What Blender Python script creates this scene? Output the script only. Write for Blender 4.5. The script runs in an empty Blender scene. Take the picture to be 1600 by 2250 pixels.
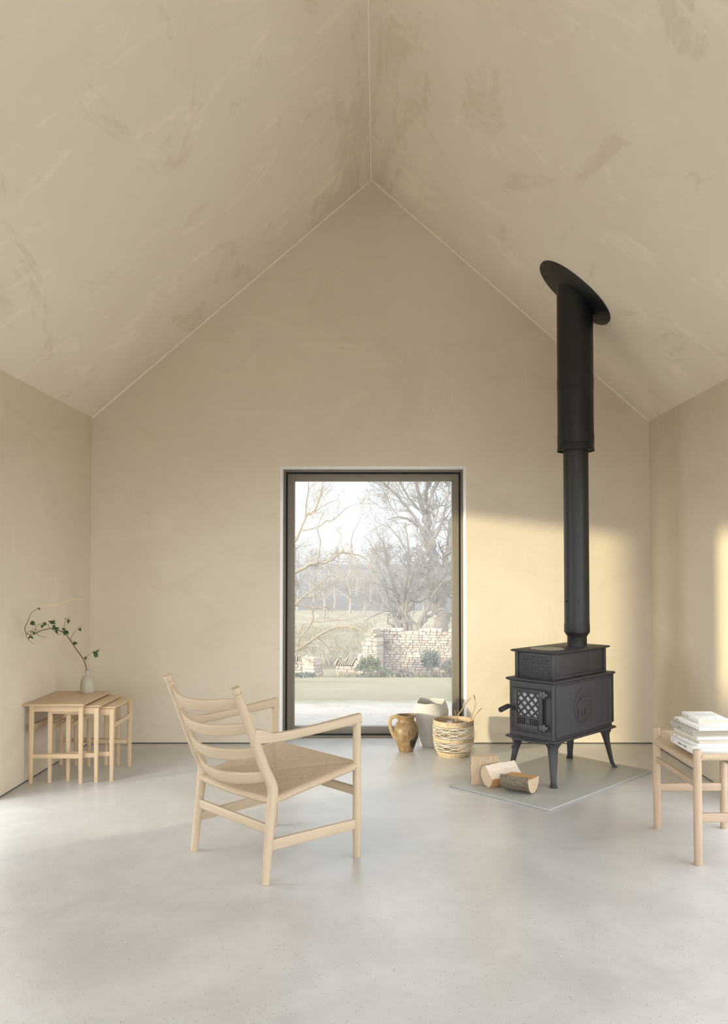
import bpy, bmesh, math, random
from mathutils import Vector, Matrix, Quaternion

random.seed(7)
scene = bpy.context.scene
col = scene.collection
PI = math.pi
R = math.radians

# ------------------------------------------------------------------ camera
CAM_H = 1.2
cam_data = bpy.data.cameras.new('camera')
cam = bpy.data.objects.new('camera', cam_data)
col.objects.link(cam)
cam.location = (0, 0, CAM_H)
cam.rotation_euler = (R(91.6), 0, 0)
cam_data.sensor_fit = 'VERTICAL'
cam_data.sensor_height = 36.0
cam_data.lens = 1765.0 / 2250.0 * 36.0
cam_data.shift_x = -30.0 / 2250.0
cam_data.shift_y = (1198.7 - 1125.0) / 2250.0
cam_data.clip_start = 0.05
cam_data.clip_end = 2000
scene.camera = cam

# ------------------------------------------------------------------ view, cycles, world, sun
scene.view_settings.view_transform = 'Standard'
scene.view_settings.look = 'None'
scene.view_settings.gamma = 1.0
scene.view_settings.exposure = 0.49
scene.view_settings.use_curve_mapping = False
cy = scene.cycles
cy.use_denoising = True
cy.max_bounces = 10
cy.diffuse_bounces = 6
cy.glossy_bounces = 4
cy.transmission_bounces = 4
cy.transparent_max_bounces = 8
cy.sample_clamp_indirect = 6.0
cy.caustics_reflective = False
cy.caustics_refractive = False

SUN_AZ, SUN_EL = R(33.4), R(6.4)          # the light travels towards +x, +y and a little down
SKY = 3.5
world = bpy.data.worlds.new('sky')
scene.world = world
world.use_nodes = True
wn = world.node_tree
bg = wn.nodes['Background']
bg.inputs['Color'].default_value = (0.93, 0.965, 1.0, 1)
# hazy morning sky: bright on the sun's side (behind the camera) and overhead, paler and dimmer away from it
_tc = wn.nodes.new('ShaderNodeTexCoord')
_sx = wn.nodes.new('ShaderNodeSeparateXYZ')
wn.links.new(_tc.outputs['Generated'], _sx.inputs[0])
_mr = wn.nodes.new('ShaderNodeMapRange')
_mr.inputs['From Min'].default_value, _mr.inputs['From Max'].default_value = 1.0, -1.0
wn.links.new(_sx.outputs['Y'], _mr.inputs['Value'])
_cr = wn.nodes.new('ShaderNodeValToRGB')
_el = _cr.color_ramp.elements
for _p, _v in ((0.0, .25), (.007, .27), (.03, .62), (.12, .85), (.5, 1.0), (1.0, 1.25)):
    _e = _el[0] if _p == 0 else (_el[1] if _p == 1 else _el.new(_p))
    _e.position, _e.color = _p, (_v / 1.3, _v / 1.3, _v / 1.3, 1)
wn.links.new(_mr.outputs[0], _cr.inputs['Fac'])
_dt = wn.nodes.new('ShaderNodeVectorMath')      # glow of the haze round the low sun
_dt.operation = 'DOT_PRODUCT'
_dt.inputs[1].default_value = (-math.cos(SUN_AZ), -math.sin(SUN_AZ), .05)
wn.links.new(_tc.outputs['Generated'], _dt.inputs[0])
_gl = wn.nodes.new('ShaderNodeMath')
_gl.operation = 'MAXIMUM'
wn.links.new(_dt.outputs['Value'], _gl.inputs[0])
_gl.inputs[1].default_value = 0.0
_pw = wn.nodes.new('ShaderNodeMath')
_pw.operation = 'POWER'
wn.links.new(_gl.outputs[0], _pw.inputs[0])
_pw.inputs[1].default_value = 3.0
_ma = wn.nodes.new('ShaderNodeMath')
_ma.operation = 'MULTIPLY_ADD'
wn.links.new(_pw.outputs[0], _ma.inputs[0])
_ma.inputs[1].default_value = 0.75
_ma.inputs[2].default_value = 1.0
_mm = wn.nodes.new('ShaderNodeMath')
_mm.operation = 'MULTIPLY'
wn.links.new(_ma.outputs[0], _mm.inputs[0])
_mu = wn.nodes.new('ShaderNodeMath')
_mu.operation = 'MULTIPLY'
_mu.inputs[1].default_value = SKY * 1.3
wn.links.new(_cr.outputs['Color'], _mm.inputs[1])
wn.links.new(_mm.outputs[0], _mu.inputs[0])
wn.links.new(_mu.outputs[0], bg.inputs['Strength'])

sun_data = bpy.data.lights.new('sun', 'SUN')
sun_data.energy = 3.05
sun_data.color = (.96, 0.86, 0.54)
sun_data.angle = R(1.9)
sun = bpy.data.objects.new('sun', sun_data)
col.objects.link(sun)
sun_dir = Vector((math.cos(SUN_AZ) * math.cos(SUN_EL), math.sin(SUN_AZ) * math.cos(SUN_EL), -math.sin(SUN_EL)))
sun.rotation_euler = sun_dir.to_track_quat('-Z', 'Y').to_euler()
sun.location = (-12, -8, 6)

# room measures
XL, XR, YB, YF = -1.975, 1.876, 5.525, -3.2     # left wall, right wall, back wall, wall behind the camera
ZL, ZR, RX, RZ = 2.238, 2.2155, -0.0444, 3.9045  # eaves left and right, ridge
TH = 0.30
WZ = 1.90                                        # head of the openings
WZL = 1.985                                      # head of the left openings
LEFT_OPEN = [(2.90, 4.17), (0.585, 1.885), (-1.75, -0.45)]
RIGHT_OPEN = [(-2.9, 4.05)]  # out of view, widened so more daylight fills the room
BACK_OPEN = (-0.671, 0.608)
FRONT_OPEN = (-1.80, 1.70)  # out of view, enlarged to brighten the room from behind

def portal(name, loc, rot, sx, sy):
    d = bpy.data.lights.new(name, 'AREA')
    d.shape = 'RECTANGLE'
    d.size, d.size_y = sx, sy
    d.cycles.is_portal = True
    o = bpy.data.objects.new(name, d)
    o.location = loc
    o.rotation_euler = rot
    col.objects.link(o)
for a, b in LEFT_OPEN:
    portal('daylight_portal', (XL - TH - 0.01, (a + b) / 2, WZL / 2 + 0.03), (PI / 2, 0, -PI / 2), b - a, WZL + 0.1)
for a, b in RIGHT_OPEN:
    portal('daylight_portal', (XR + TH + 0.01, (a + b) / 2, WZ / 2 + 0.03), (PI / 2, 0, PI / 2), b - a, WZ + 0.1)
portal('daylight_portal', ((BACK_OPEN[0] + BACK_OPEN[1]) / 2, YB + TH + 0.01, WZ / 2), (-PI / 2, 0, 0), BACK_OPEN[1] - BACK_OPEN[0], WZ)
portal('daylight_portal', ((FRONT_OPEN[0] + FRONT_OPEN[1]) / 2, YF - TH - 0.01, 1.3), (PI / 2, 0, 0), FRONT_OPEN[1] - FRONT_OPEN[0], 2.6)

# ------------------------------------------------------------------ mesh helpers
class MB:
    """collects shapes and links them as one mesh object"""
    def __init__(s):
        s.v, s.f, s.g, s.mi = [], [], [], []
    def add(s, vs, fs, gs=None, m=0):
        n = len(s.v)
        vs = [Vector(p) for p in vs]
        s.v += vs
        if gs is None:
            gs = vs
        s.g += [Vector(p) for p in gs]
        s.f += [tuple(i + n for i in f) for f in fs]
        s.mi += [m] * len(fs)
        return s
    def box(s, c, size, rot=None, grain=2, m=0):
        c = Vector(c)
        off = Vector((random.random() * 9, random.random() * 9, random.random() * 9))
        vs, gs = [], []
        for sx in (-.5, .5):
            for sy in (-.5, .5):
                for sz in (-.5, .5):
                    l = Vector((sx * size[0], sy * size[1], sz * size[2]))
                    g = Vector((l.x, l.y, l.z))
                    if grain == 0: g = Vector((l.y, l.z, l.x))
                    if grain == 1: g = Vector((l.z, l.x, l.y))
                    gs.append(g + off)
                    vs.append(c + (rot @ l if rot else l))
        fs = [(0, 1, 3, 2), (4, 6, 7, 5), (0, 4, 5, 1), (2, 3, 7, 6), (0, 2, 6, 4), (1, 5, 7, 3)]
        return s.add(vs, fs, gs, m)
    def beam(s, p0, p1, w, h, up=(0, 0, 1), m=0):
        p0, p1 = Vector(p0), Vector(p1)
        z = (p1 - p0)
        L = z.length
        z.normalize()
        x = z.cross(Vector(up))
        x.normalize()
        y = x.cross(z)
        rot = Matrix((x, y, z)).transposed()
        return s.box((p0 + p1) / 2, (w, h, L), rot, 2, m)
    def sweep(s, path, secs, up=(0, 0, 1), caps=True, closed=False, m=0, axes=None):
        """secs: one list of (side, up) points per path point"""
        path = [Vector(p) for p in path]
        off = Vector((random.random() * 9, random.random() * 9, random.random() * 9))
        n = len(secs[0])
        vs, gs, L = [], [], 0
        for i, p in enumerate(path):
            if axes:
                x, y = axes[i]
            else:
                a = path[i - 1] if i or closed else path[0]
                b = path[(i + 1) % len(path)] if (i + 1 < len(path) or closed) else path[-1]
                t = (b - a).normalized()
                x = t.cross(Vector(up)).normalized()
                y = x.cross(t).normalized()
            if i: L += (p - path[i - 1]).length
            for q in secs[i]:
                vs.append(p + x * q[0] + y * q[1])
                gs.append(Vector((q[0], q[1], L)) + off)
        fs = []
        k = len(path)
        for i in range(k if closed else k - 1):
            i2 = (i + 1) % k
            for j in range(n):
                j2 = (j + 1) % n
                fs.append((i * n + j, i * n + j2, i2 * n + j2, i2 * n + j))
        if caps and not closed:
            fs.append(tuple(range(n))[::-1])
            fs.append(tuple((k - 1) * n + j for j in range(n)))
        return s.add(vs, fs, gs, m)
    def tube(s, path, radii, n=12, caps=True, closed=False, m=0):
        """round tube with a twist-free frame"""
        path = [Vector(p) for p in path]
        k = len(path)
        if not hasattr(radii, '__len__'): radii = [radii] * k
        axes, x = [], None
        for i in range(k):
            a = path[i - 1] if i or closed else path[0]
            b = path[(i + 1) % k] if (i + 1 < k or closed) else path[-1]
            t = (b - a)
            t = t.normalized() if t.length > 1e-9 else Vector((0, 0, 1))
            if x is None:
                x = t.orthogonal().normalized()
            x = (x - t * x.dot(t))
            x = x.normalized() if x.length > 1e-6 else t.orthogonal().normalized()
            axes.append((x.copy(), t.cross(x)))
        secs = [[(r * math.cos(2 * PI * j / n), r * math.sin(2 * PI * j / n)) for j in range(n)] for r in radii]
        return s.sweep(path, secs, caps=caps, closed=closed, m=m, axes=axes)
    def lathe(s, prof, n=32, c=(0, 0, 0), cap=False, fn=None, m=0):
        c = Vector(c)
        vs, fs = [], []
        for r, z in prof:
            for j in range(n):
                a = 2 * PI * j / n
                p = Vector((r * math.cos(a), r * math.sin(a), z))
                if fn: p = fn(p, a)
                vs.append(c + p)
        k = len(prof)
        for i in range(k - 1):
            for j in range(n):
                j2 = (j + 1) % n
                fs.append((i * n + j, i * n + j2, (i + 1) * n + j2, (i + 1) * n + j))
        if cap:
            fs.append(tuple(range(n))[::-1])
            fs.append(tuple((k - 1) * n + j for j in range(n)))
        return s.add(vs, fs, m=m)
    def grid(s, fn, nu, nv, gfn=None, m=0):
        vs, gs, fs = [], [], []
        for i in range(nu + 1):
            for j in range(nv + 1):
                u, v = i / nu, j / nv
                p = Vector(fn(u, v))
                vs.append(p)
                gs.append(Vector(gfn(u, v)) if gfn else p)
        for i in range(nu):
            for j in range(nv):
                a = i * (nv + 1) + j
                fs.append((a, a + nv + 1, a + nv + 2, a + 1))
        return s.add(vs, fs, gs, m)
    def prism(s, poly, o, x, y, d, m=0):
        """polygon in the x,y axes at o, extruded by the vector d"""
        o, x, y, d = Vector(o), Vector(x), Vector(y), Vector(d)
        a = [o + x * p[0] + y * p[1] for p in poly]
        n = len(a)
        fs = [tuple(range(n))[::-1], tuple(range(n, 2 * n))]
        for i in range(n):
            j = (i + 1) % n
            fs.append((i, j, n + j, n + i))
        return s.add(a + [p + d for p in a], fs, m=m)
    def build(s, name, mat, parent=None, smooth=False, bevel=0, seg=2, sub=0, auto=40):
        me = bpy.data.meshes.new(name)
        me.from_pydata([tuple(p) for p in s.v], [], s.f)
        at = me.attributes.new('gr', 'FLOAT_VECTOR', 'POINT')
        at.data.foreach_set('vector', [c for p in s.g for c in p])
        mats = mat if isinstance(mat, (list, tuple)) else [mat]
        for q in mats: me.materials.append(q)
        if len(mats) > 1:
            me.polygons.foreach_set('material_index', s.mi)
        bm = bmesh.new()
        bm.from_mesh(me)
        bmesh.ops.recalc_face_normals(bm, faces=bm.faces)
        if smooth:
            lim = R(auto)
            for f in bm.faces: f.smooth = True
            for e in bm.edges:
                if len(e.link_faces) == 2 and e.calc_face_angle(0) > lim: e.smooth = False
        bm.to_mesh(me)
        bm.free()
        o = bpy.data.objects.new(name, me)
        col.objects.link(o)
        if parent: o.parent = parent
        if sub:
            md = o.modifiers.new('sub', 'SUBSURF')
            md.levels = md.render_levels = sub
        if bevel:
            md = o.modifiers.new('bevel', 'BEVEL')
            md.width = bevel
            md.segments = seg
            md.limit_method = 'ANGLE'
            md.angle_limit = R(35)
            md.use_clamp_overlap = True
            for p in me.polygons: p.use_smooth = True
            md.harden_normals = False
        return o

def rsec(w, h, k=3, p=4.0):
    """rounded rectangular section (superellipse)"""
    out = []
    n = 4 * k
    for i in range(n):
        a = 2 * PI * (i + .5) / n
        c, s_ = math.cos(a), math.sin(a)
        out.append((w / 2 * math.copysign(abs(c) ** (2 / p), c), h / 2 * math.copysign(abs(s_) ** (2 / p), s_)))
    return out

def tag(o, label=None, cat=None, group=None, kind=None):
    if label: o['label'] = label
    if cat: o['category'] = cat
    if group: o['group'] = group
    if kind: o['kind'] = kind
    return o

def empty(name, loc, rz=0, label=None, cat=None, group=None, kind=None):
    o = bpy.data.objects.new(name, None)
    o.empty_display_size = 0.1
    o.location = loc
    o.rotation_euler = (0, 0, rz)
    col.objects.link(o)
    return tag(o, label, cat, group, kind)

def lerp(a, b, t): return a + (b - a) * t
def plerp(pts, t):
    """piecewise-linear lookup"""
    for (t0, v0), (t1, v1) in zip(pts, pts[1:]):
        if t <= t1: return lerp(v0, v1, (t - t0) / (t1 - t0))
    return pts[-1][1]
def smooth_path(pts, n=6):
    """Catmull-Rom through the points"""
    P = [Vector(p) for p in pts]
    P = [P[0] * 2 - P[1]] + P + [P[-1] * 2 - P[-2]]
    out = []
    for i in range(1, len(P) - 2):
        a, b, c, d = P[i - 1], P[i], P[i + 1], P[i + 2]
        for k in range(n):
            t = k / n
            out.append(0.5 * ((2 * b) + (c - a) * t + (2 * a - 5 * b + 4 * c - d) * t * t + (3 * b - a - 3 * c + d) * t ** 3))
    out.append(P[-2])
    return out
def smooth_vals(v, n=6):
    return [p.x for p in smooth_path([Vector((x, 0, 0)) for x in v], n)]

# ------------------------------------------------------------------ material helpers
class NT:
    def __init__(s, name):
        s.mat = bpy.data.materials.new(name)
        s.mat.use_nodes = True
        s.t = s.mat.node_tree
        s.t.nodes.clear()
        s.out = s.t.nodes.new('ShaderNodeOutputMaterial')
    def n(s, typ, **kw):
        nd = s.t.nodes.new('ShaderNode' + typ)
        for k, v in kw.items(): setattr(nd, k, v)
        return nd
    def l(s, a, b): s.t.links.new(a, b)
    def val(s, sock, v):
        if hasattr(v, 'is_output'): s.l(v, sock)
        else: sock.default_value = v
    def coord(s, kind='Object', scale=(1, 1, 1), rot=(0, 0, 0), attr=None):
        if attr:
            o = s.n('Attribute', attribute_name=attr).outputs['Vector']
        else:
            o = s.n('TexCoord').outputs[kind]
        mp = s.n('Mapping')
        mp.inputs['Scale'].default_value = scale
        mp.inputs['Rotation'].default_value = rot
        s.l(o, mp.inputs['Vector'])
        return mp.outputs['Vector']
    def noise(s, vec, scale, detail=4, rough=.55, dist=0):
        nd = s.n('TexNoise')
        s.l(vec, nd.inputs['Vector'])
        nd.inputs['Scale'].default_value = scale
        nd.inputs['Detail'].default_value = detail
        nd.inputs['Roughness'].default_value = rough
        nd.inputs['Distortion'].default_value = dist
        return nd.outputs['Fac']
    def voro(s, vec, scale, feature='F1'):
        nd = s.n('TexVoronoi', feature=feature)
        s.l(vec, nd.inputs['Vector'])
        nd.inputs['Scale'].default_value = scale
        return nd
    def ramp(s, fac, stops):
        nd = s.n('ValToRGB')
        s.l(fac, nd.inputs['Fac'])
        el = nd.color_ramp.elements
        while len(el) < len(stops): el.new(.5)
        for e, (p, c) in zip(el, stops):
            e.position = p
            e.color = (c, c, c, 1) if not hasattr(c, '__len__') else (*c, 1)
        return nd.outputs['Color']
    def mix(s, fac, a, b, mode='MIX'):
        nd = s.n('Mix', data_type='RGBA', blend_type=mode)
        s.val(nd.inputs[0], fac)
        for i, v in ((6, a), (7, b)):
            if hasattr(v, 'is_output'): s.l(v, nd.inputs[i])
            else: nd.inputs[i].default_value = (*v, 1) if len(v) == 3 else v
        return nd.outputs[2]
    def math(s, op, a, b=0.0):
        nd = s.n('Math', operation=op)
        s.val(nd.inputs[0], a)
        s.val(nd.inputs[1], b)
        return nd.outputs[0]
    def bump(s, h, strength=.3, dist=.01, prev=None):
        nd = s.n('Bump')
        nd.inputs['Strength'].default_value = strength
        nd.inputs['Distance'].default_value = dist
        s.l(h, nd.inputs['Height'])
        if prev: s.l(prev, nd.inputs['Normal'])
        return nd.outputs['Normal']
    def pbr(s, color, rough=.5, metal=0, normal=None, spec=.5, coat=0, coat_rough=.1, trans=0):
        p = s.n('BsdfPrincipled')
        if hasattr(color, 'is_output'): s.l(color, p.inputs['Base Color'])
        else: p.inputs['Base Color'].default_value = (*color, 1)
        s.val(p.inputs['Roughness'], rough)
        p.inputs['Metallic'].default_value = metal
        p.inputs['Specular IOR Level'].default_value = spec
        p.inputs['Coat Weight'].default_value = coat
        p.inputs['Coat Roughness'].default_value = coat_rough
        if normal: s.l(normal, p.inputs['Normal'])
        s.l(p.outputs[0], s.out.inputs['Surface'])
        s.p = p
        return s.mat

def srgb(r, g, b):
    f = lambda c: (c / 255 / 12.92) if c / 255 <= .04045 else ((c / 255 + .055) / 1.055) ** 2.4
    return (f(r), f(g), f(b))

def plaster(name, patch, light, dark, olive):
    t = NT(name)
    v = t.coord('Object')
    v2 = t.coord('Object', scale=(1.0, 0.45, 1.3), rot=(0.5, 0.3, 0.6))
    n1 = t.noise(v, 0.9, 5, .6, .6)
    c = t.mix(t.ramp(n1, [(.35, 0), (.68, 1)]), dark, light)
    n2 = t.noise(v2, 1.7, 9, .68, 1.4)
    c = t.mix(t.ramp(n2, [(.56, 0), (.63, patch), (.70, patch * .5)]), c, olive)
    n3 = t.noise(t.coord('Object', scale=(.5, 1.6, 1.2), rot=(.2, .7, -.5)), 2.6, 8, .65, 1.0)
    c = t.mix(t.ramp(n3, [(.57, 0), (.66, patch * .8)]), c, tuple(min(1, x * 1.14) for x in light))
    n4 = t.noise(v, 55, 3, .6)
    n5 = t.noise(v2, 7, 7, .7, 1.5)
    b = t.bump(n5, .25, .012)
    b = t.bump(n4, .10, .004, b)
    return t.pbr(c, .88, normal=b, spec=.25)

def oak(name, a, b, c):
    t = NT(name)
    v = t.coord(attr='gr', scale=(1, 1, .055))
    n1 = t.noise(v, 60, 5, .6, .8)
    n2 = t.noise(t.coord(attr='gr', scale=(1, 1, .03)), 260, 3, .6, .2)
    n3 = t.noise(t.coord(attr='gr', scale=(1, 1, .3)), 7, 2, .5)
    cc = t.mix(t.ramp(n1, [(.3, 0), (.72, 1)]), a, b)
    cc = t.mix(t.ramp(n2, [(.5, 0), (.75, .45)]), cc, c)
    cc = t.mix(t.ramp(n3, [(.35, 0), (.7, .25)]), cc, tuple(x * 1.1 for x in a))
    return t.pbr(cc, .48, normal=t.bump(n2, .12, .001), spec=.4)

def plain(name, color, rough=.5, metal=0, spec=.5, nscale=0, nstr=.1, vary=0):
    t = NT(name)
    nrm, c = None, color
    if nscale:
        h = t.noise(t.coord('Object'), nscale, 5, .6)
        nrm = t.bump(h, nstr, .003)
        if vary:
            h2 = t.noise(t.coord('Object'), nscale * .08, 4, .6)
            c = t.mix(h2, tuple(x * (1 - vary) for x in color), tuple(x * (1 + vary) for x in color))
    return t.pbr(c, rough, metal, nrm, spec)

M = {}
M['plaster_wall'] = plaster('plaster_wall', .28, (.69, .615, .50), (.64, .565, .45), (.58, .50, .38))
M['plaster_ceiling'] = plaster('plaster_ceiling', .52, (.79, .725, .605), (.74, .67, .55), (.61, .54, .41))
M['plaster_bead'] = plain('plaster_bead', (.82, .76, .64), .85, spec=.2)
M['white_reveal'] = plain('white_reveal', (.92, .90, .87), .6, spec=.3)
M['shadow_gap'] = plain('shadow_gap', (.03, .028, .025), .9)

def concrete():
    t = NT('polished_concrete')
    v = t.coord('Object')
    n1 = t.noise(v, 1.6, 6, .6, .5)
    c = t.mix(t.ramp(n1, [(.33, 0), (.68, 1)]), (.49, .485, .48), (.655, .65, .645))
    n2 = t.noise(v, 9, 5, .65, .4)
    c = t.mix(t.ramp(n2, [(.45, 0), (.75, .35)]), c, (.45, .44, .425))
    n3 = t.noise(v, 420, 2, .7)
    c = t.mix(t.ramp(n3, [(.38, .45), (.5, 0)]), c, (.30, .285, .265))
    vo = t.voro(v, 58)
    sp = t.ramp(vo.outputs['Distance'], [(.085, 1), (.14, 0)])
    sel = t.ramp(t.math('FRACT', t.math('MULTIPLY', vo.outputs['Color'], 7.31)), [(.30, 0), (.36, .8)])
    spot = t.math('MULTIPLY', sp, sel)
    c = t.mix(spot, c, (.12, .11, .10))
    vo2 = t.voro(v, 21)
    sp2 = t.math('MULTIPLY', t.ramp(vo2.outputs['Distance'], [(.05, 1), (.085, 0)]), t.ramp(vo2.outputs['Color'], [(.78, 0), (.8, .6)]))
    c = t.mix(sp2, c, (.78, .76, .72))
    b = t.bump(n2, .02, .004)
    b = t.bump(n3, .03, .001, b)
    rg = t.ramp(n1, [(.3, .29), (.7, .37)])
    return t.pbr(c, rg, normal=b, spec=.65, coat=.35, coat_rough=.30)
M['concrete'] = concrete()
M['bronze'] = plain('bronze_frame', (.185, .162, .128), .45, .3, .5)
M['black_gasket'] = plain('black_gasket', (.008, .007, .007), .7)

def window_glass():
    """clear pane with a pale translucent film that imitates the haze outside"""
    t = NT('window_glass')
    tr = t.n('BsdfTransparent')
    tr.inputs['Color'].default_value = (.93, .94, .93, 1)
    tl = t.n('BsdfTranslucent')
    tl.inputs['Color'].default_value = (.95, .95, .97, 1)
    gl = t.n('BsdfGlossy')
    gl.inputs['Roughness'].default_value = .02
    m1 = t.n('MixShader')
    m1.inputs[0].default_value = VEIL
    t.l(tr.outputs[0], m1.inputs[1])
    t.l(tl.outputs[0], m1.inputs[2])
    m2 = t.n('MixShader')
    m2.inputs[0].default_value = .01
    t.l(m1.outputs[0], m2.inputs[1])
    t.l(gl.outputs[0], m2.inputs[2])
    t.l(m2.outputs[0], t.out.inputs['Surface'])
    return t.mat
VEIL = .13  # share of pale film in the pane, in place of outdoor haze
M['glass'] = window_glass()

# ------------------------------------------------------------------ room shell
def wall_grid(mb, o, u, n, u0, u1, z0, z1, opens, th):
    """a wall plane through o along u; n points out of the room; opens = (ua, ub, za, zb); material 1 = reveal faces"""
    o, u, n = Vector(o), Vector(u), Vector(n)
    us = sorted({u0, u1, *[x for q in opens for x in q[:2]]})
    zs = sorted({z0, z1, *[x for q in opens for x in q[2:]]})
    P = lambda a, z, d: o + u * a + Vector((0, 0, z)) + n * d
    for a, b in zip(us, us[1:]):
        for c, d in zip(zs, zs[1:]):
            if any(q[0] <= a and b <= q[1] and q[2] <= c and d <= q[3] for q in opens): continue
            mb.add([P(a, c, 0), P(b, c, 0), P(b, d, 0), P(a, d, 0)], [(0, 1, 2, 3)])
            mb.add([P(a, c, th), P(b, c, th), P(b, d, th), P(a, d, th)], [(3, 2, 1, 0)])
    for a, b, c, d in opens:
        mb.add([P(a, c, 0), P(a, d, 0), P(a, d, th), P(a, c, th)], [(0, 1, 2, 3)], m=1)
        mb.add([P(b, c, 0), P(b, d, 0), P(b, d, th), P(b, c, th)], [(3, 2, 1, 0)], m=1)
        mb.add([P(a, d, 0), P(b, d, 0), P(b, d, th), P(a, d, th)], [(3, 2, 1, 0)], m=1)
    for a, b in zip(us, us[1:]):
        if not any(q[0] <= a and b <= q[1] and q[2] <= z0 for q in opens):
            mb.add([P(a, z0, 0), P(b, z0, 0), P(b, z0, th), P(a, z0, th)], [(0, 1, 2, 3)])

GAP = .007
pm = [M['plaster_wall'], M['white_reveal']]
mb = MB()
wall_grid(mb, (0, YB, 0), (1, 0, 0), (0, 1, 0), XL - TH, XR + TH, GAP, 2.2, [(BACK_OPEN[0], BACK_OPEN[1], GAP, WZ)], TH)
for d in (0, TH):
    mb.add([(XL, YB + d, 2.2), (XR, YB + d, 2.2), (XR, YB + d, ZR + .05), (RX, YB + d, RZ + .05), (XL, YB + d, ZL + .05)], [(0, 1, 2, 3, 4)])
tag(mb.build('wall_back', pm), kind='structure')
mb = MB()
wall_grid(mb, (XL, 0, 0), (0, 1, 0), (-1, 0, 0), YF - TH, YB + TH, GAP, ZL, [(a, b, GAP, WZL) for a, b in LEFT_OPEN], TH)
tag(mb.build('wall_left', pm), kind='structure')
mb = MB()
wall_grid(mb, (XR, 0, 0), (0, 1, 0), (1, 0, 0), YF - TH, YB + TH, GAP, ZR, [(a, b, GAP, WZ) for a, b in RIGHT_OPEN], TH)
tag(mb.build('wall_right', pm), kind='structure')
mb = MB()
wall_grid(mb, (0, YF, 0), (1, 0, 0), (0, -1, 0), XL - TH, XR + TH, GAP, 2.8, [(FRONT_OPEN[0], FRONT_OPEN[1], GAP, 2.6)], TH)
for d in (0, -TH):
    mb.add([(XL, YF + d, 2.2), (XR, YF + d, 2.2), (XR, YF + d, ZR + .05), (RX, YF + d, RZ + .05), (XL, YF + d, ZL + .05)], [(0, 1, 2, 3, 4)])
tag(mb.build('wall_front', pm), kind='structure')
# ceiling: two slopes of one slab
mb = MB()
Y0, Y1 = YF - TH - .2, YB + TH + .2
sl, sr = (RZ - ZL) / (RX - XL), (RZ - ZR) / (RX - XR)
xa, xb = XL - .33, XR + .33                      # the soffit runs level over the wall heads
under = lambda y: [(xa, y, ZL), (XL, y, ZL), (RX, y, RZ), (XR, y, ZR), (xb, y, ZR)]
top = lambda y: [(x, yy, z + .3) for x, yy, z in under(y)]
n5 = 5
mb.add(under(Y0) + under(Y1), [(i, i + 1, n5 + i + 1, n5 + i) for i in range(4)])
mb.add(top(Y0) + top(Y1), [(n5 + i, n5 + i + 1, i + 1, i) for i in range(4)])
mb.add([(xa, Y0, ZL), (xa, Y1, ZL), (xa, Y1, ZL + .3), (xa, Y0, ZL + .3)], [(0, 1, 2, 3)])
mb.add([(xb, Y0, ZR), (xb, Y1, ZR), (xb, Y1, ZR + .3), (xb, Y0, ZR + .3)], [(0, 1, 2, 3)])
tag(mb.build('ceiling', M['plaster_ceiling']), kind='structure')
# thin plaster bead along the ridge and where the slopes meet the end wall
mb = MB()
mb.tube([(RX, YF, RZ - .001), (RX, YB, RZ - .001)], .007, 6)
tag(mb.build('trim_1', M['plaster_bead']), kind='structure')
mb = MB()
mb.tube([(XL, YB, ZL), (RX, YB, RZ), (XR, YB, ZR)], .009, 6)
tag(mb.build('trim_2', M['plaster_bead']), kind='structure')
# floor slab runs out under the window
mb = MB()
mb.box(((XL + XR) / 2, (YF + YB) / 2 + .0, -.1), (XR - XL + 2 * TH, YB - YF + 2 * TH, .2))
tag(mb.build('floor', M['concrete']), kind='structure')
# near-black strips put shade into the gap where the plaster stops above the floor
gm = M['shadow_gap']
def gap(name, boxes):
    mb = MB()
    for c, s_ in boxes: mb.box(c, s_)
    tag(mb.build(name, gm), kind='structure')
g2 = .0035
gap('shadow_gap_back', [(((XL + BACK_OPEN[0]) / 2, YB + .04, g2), (BACK_OPEN[0] - XL, .05, GAP)), (((XR + BACK_OPEN[1]) / 2, YB + .04, g2), (XR - BACK_OPEN[1], .05, GAP))])
gap('shadow_gap_left', [((XL - .04, (LEFT_OPEN[0][1] + YB) / 2, g2), (.05, YB - LEFT_OPEN[0][1], GAP))])
gap('shadow_gap_right', [((XR + .04, (RIGHT_OPEN[0][1] + YB) / 2, g2), (.05, YB - RIGHT_OPEN[0][1], GAP))])

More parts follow.
